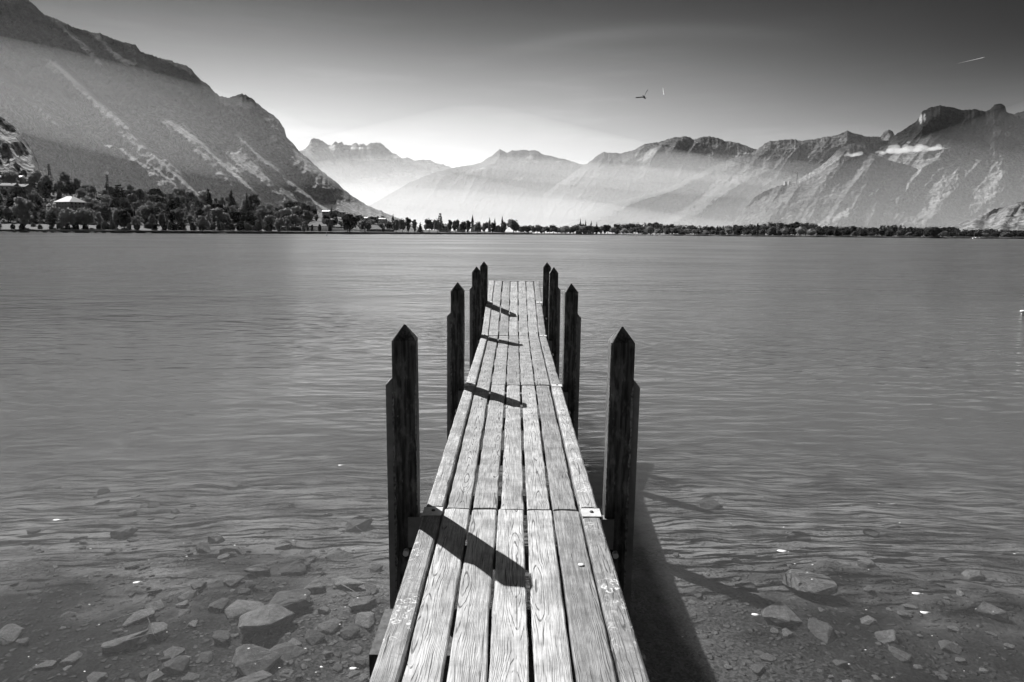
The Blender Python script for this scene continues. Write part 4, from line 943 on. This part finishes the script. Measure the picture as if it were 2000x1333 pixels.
for i in range(17):
    x = 1228+i*5.2+rnd.uniform(-1.2, 1.2); D = float(shore(x))-rnd.uniform(6, 22); q = at(x, 455, y=D)
    boat(q[0], D, rnd.uniform(6, 9), True, 'white sailboat with a bare mast moored in the distant marina', 'sailboats in the marina on the far shore', rnd.uniform(0, 6.3))
for i, x in enumerate((8, 14, 21, 35, 62, 68, 78, 96, 112, 118, 140, 180, 194, 212, 262, 290, 430, 438)):
    D = float(shore(x))-rnd.uniform(9, 16); q = at(x, 455, y=D); boat(q[0], D, rnd.uniform(2.6, 4.5), False, 'small white boat moored below the dark quay wall on the left', 'small white boats below the left quay wall', rnd.uniform(-.4, .4))
q = at(1862, 466, y=800); boat(q[0], 760, 9, False, 'white motorboat under way in front of the far right shore', None, .1)
q = at(638, 461, z=0); bu = empty('beacon_buoy', (q[0], q[1], 0)); tag(bu, 'small white upright marker buoy on the water before the left shore', 'buoy')
b = MB(); b.lathe([(.55, -.2), (.6, .2), (.25, .45), (.16, .6), (.14, 1.7), (.05, 1.95)], 10); b.build('float', M['white'], bu, True)
q = at(1998, 614, z=0); bu = empty('mooring_buoy', (q[0], q[1], 0)); tag(bu, 'white mushroom-topped mooring post at the right edge of the water', 'buoy')
b = MB(); b.lathe([(.05, -.06), (.05, .06)], 10); b.build('stem', M['white'], bu, True)
b = MB(); b.lathe([(.045, .06), (.085, .065), (.1, .085), (.085, .115), (.04, .13)], 14); b.build('cap', M['white'], bu, True)

gq = at(1258.5, 190.5, y=46)
gull = empty('gull', gq); tag(gull, 'dark gull in flight with one wing flat and one raised, high over the lake', 'bird')
def strip(path, chord, th, m, name):
    b = MB(); vs = []
    for (x, y, z), c in zip(path, chord): vs += [(x, y-c/2, z), (x+.0, y, z+th), (x, y+c/2, z), (x, y, z-th)]
    n = len(path); b.add(vs, [(4*i+j, 4*i+4+j, 4*i+4+(j+1) % 4, 4*i+(j+1) % 4) for i in range(n-1) for j in range(4)] + [(3, 2, 1, 0), (4*n-4, 4*n-3, 4*n-2, 4*n-1)])
    return b.build(name, m, gull, True)
k = 46/F
strip([(-1*k, 0, .2*k), (-5*k, .02, .5*k), (-9*k, .05, .1*k), (-15.5*k, .12, -.1*k)], (.2, .2, .16, .03), .034, M['feather'], 'wing')
strip([(0*k, 0, .2*k), (.9*k, .02, 4*k), (2.6*k, .05, 8*k), (4.6*k, .09, 11.3*k), (6.6*k, .13, 14.2*k)], (.2, .2, .18, .13, .03), .036, M['feather'], 'wing')
b = MB(); b.lathe([(.004, -.24), (.035, -.2), (.03, -.15), (.055, -.05), (.06, .05), (.04, .15), (.02, .24), (.03, .3)], 10); o = b.build('body', M['feather'], gull, True); o.rotation_euler = (R(78), 0, R(-28))
b = MB(); b.tube((0, 0, 0), (.05, -.03, -.006), .011, .002, 6); o = b.build('beak', M['feather'], gull); o.location = (.09, -.19, -.05)

# contrails, high above the haze
def contrail(a, b_, D, r, label):
    A, B = at(*a, y=D), at(*b_, y=D*1.02); m_ = MB(); k = 8; n = 10; A, B = Vector(A), Vector(B); qd = (B-A).to_track_quat('Z', 'Y'); vs = []
    for i in range(n+1):
        p = A.lerp(B, i/n); rr_ = r*(.08+.92*(i/n)**.7)*(1 if i < n else .2)
        for j in range(k): vs.append(p + qd @ Vector((rr_*math.cos(6.283*j/k), rr_*math.sin(6.283*j/k), 0)))
    m_.add(vs, [(i*k+j, i*k+(j+1) % k, (i+1)*k+(j+1) % k, (i+1)*k+j) for i in range(n) for j in range(k)] + [tuple(range(k-1, -1, -1)), tuple(n*k+j for j in range(k))])
    tag(m_.build('contrail', vol_mat('contrail_ice', .05, .4), None, True), label, 'contrail', kind=None)
contrail((1294.5, 171), (1296.5, 186), 30000, 18, 'short upright white vapour trail right of the gull')
contrail((1868, 125), (1924, 112), 30000, 10, 'thin slanting white vapour trail in the dark upper right sky')

# ---------------------------------------------------------------- air: haze, valley mist, clouds
hz = MB(); hz.box(-9000, 9000, -300, 12500, -17.5, 1480)
tag(hz.build('haze', vol_mat('haze_air', 6e-6, .45)), kind='stuff')
def mist(c, rx, ry, h, dens, label, tilt=0.0, rz=0.0, g=.35, p=1.5, bulge=0):
    b = MB(); K = 40; prof = [1, .92, .82, .7, .57, .44, .31, .2, .1, .03]
    vs = [(rx*math.cos(6.283*i/K), ry*math.sin(6.283*i/K), 0) for i in range(K)]; fs = [tuple(range(K-1, -1, -1))]
    for r in prof[1:]:
        zz = h*((1-r)**p if not bulge else (1-r**3)**.5); vs += [(rx*r*math.cos(6.283*i/K), ry*r*math.sin(6.283*i/K), zz) for i in range(K)]
    if bulge == 2:   # rounded underside too
        vs += [(x*.98, y*.98, -z) for x, y, z in vs[K:]]; m_ = len(prof); fs = []
        for j in range(1, m_-1):
            a, c2 = (m_-1+j)*K, (m_+j)*K
            fs += [(a+i, c2+i, c2+(i+1) % K, a+(i+1) % K) for i in range(K)]
        fs += [(i, m_*K+i, m_*K+(i+1) % K, (i+1) % K) for i in range(K)] + [tuple(len(vs)-1-i for i in range(K))]
    n = len(prof); fs += [(j*K+i, j*K+(i+1) % K, (j+1)*K+(i+1) % K, (j+1)*K+i) for j in range(n-1) for i in range(K)]; fs.append(tuple((n-1)*K+i for i in range(K)))
    b.add(vs, fs); o = b.build('mist', vol_mat('mist_air', dens, g)); o.location = c; o.rotation_euler = (0, tilt, rz); tag(o, label, 'mist', kind='stuff'); return o
mist((-300, 5300, 3), 6500, 1700, 980, 3.0e-4, 'bright mist filling the valley floor between the central mountains', p=1.7)
mist((-600, 4600, 3), 3400, 1400, 430, 2.6e-4, 'lower denser mist on the valley floor left of the centre', p=1.8)
mist((-1500, 8000, 3), 6000, 800, 900, 6e-4, 'bright mist at the foot of the far snowy peaks', p=1.0)
for h_, d_, lb_ in ((430, .4e-4, 'lowest sheet of pale mist across the flank of the left mountain'), (520, .4e-4, 'middle sheet of pale mist across the flank of the left mountain'), (610, .3e-4, 'highest and thinnest sheet of pale mist across the left mountain')):
    mist((-1720, 2060, 30), 1250, 340, h_, d_, lb_, R(11), 0, .35, 1.5, 1)
mist((-1170, 2050, 345), 720, 220, 130, 2.0e-4, 'drifting plume of mist under the dark crest of the left mountain', R(13), 0, .35, 1.5, 2)
for q_, a_, b_, h_, d_, lb_ in (((1250, 350), 1500, 260, 70, 3.0e-4, 'thin drifting veil of mist before the twin-humped central mountain'), ((930, 395), 1300, 260, 60, 3.0e-4, 'low drifting veil of mist over the valley mouth'),
                                ((1470, 335), 900, 220, 80, 3.0e-4, 'veil of mist drifting up to the right mountain spur'), ((1130, 330), 900, 220, 45, 2.5e-4, 'small high shred of mist in the central valley')):
    mist(tuple(at(q_[0], q_[1], y=4300)), a_, b_, h_, d_, lb_, R(4), 0, .35, 1.5, 2)
mist((2600, 2700, 3), 2300, 620, 760, 2.0e-4, 'pale mist on the lower flank of the right mountain', p=1.15)
mist((1200, 2600, 3), 3000, 1300, 420, 1.0e-4, 'thin low mist over the plain before the right mountains', p=1.5)
def cloud(px0, px1, py, D, hpx, label, seed):
    rr = random.Random(seed); bm = bmesh.new(); n = int((px1-px0)*1.1)
    for i in range(n):
        t = rr.random(); x = px0+(px1-px0)*t; env = math.sin(math.pi*min(1, .06+.94*t))**.5; s0 = hpx/F*D*.5
        q = at(x, py[0]+(py[1]-py[0])*t, y=D+rr.uniform(-45, 45)); s = s0*rr.uniform(.18, .62)*env
        q[2] += abs(rr.gauss(0, .75))*s0*env*(.6+.4*math.sin(x*.21)) - s0*.3
        bmesh.ops.create_icosphere(bm, subdivisions=2, radius=1, matrix=Matrix.Translation(q) @ Matrix.Diagonal((s*1.5, s*1.5, s*.8, 1)))
    me = bpy.data.meshes.new('cloud'); bm.to_mesh(me); bm.free()
    o = link('cloud', me, vol_mat('cloud_vapour', .014, .3)); md = o.modifiers.new('join', 'REMESH'); md.mode = 'VOXEL'; md.voxel_size = 4
    tag(o, label, 'cloud'); return o
cloud(1712, 1852, (298, 287), 3050, 21, 'long bright wisp of cloud across the right mountain', 3)
cloud(1650, 1686, (303, 301), 3050, 16, 'small bright tuft of cloud left of the long wisp', 4)
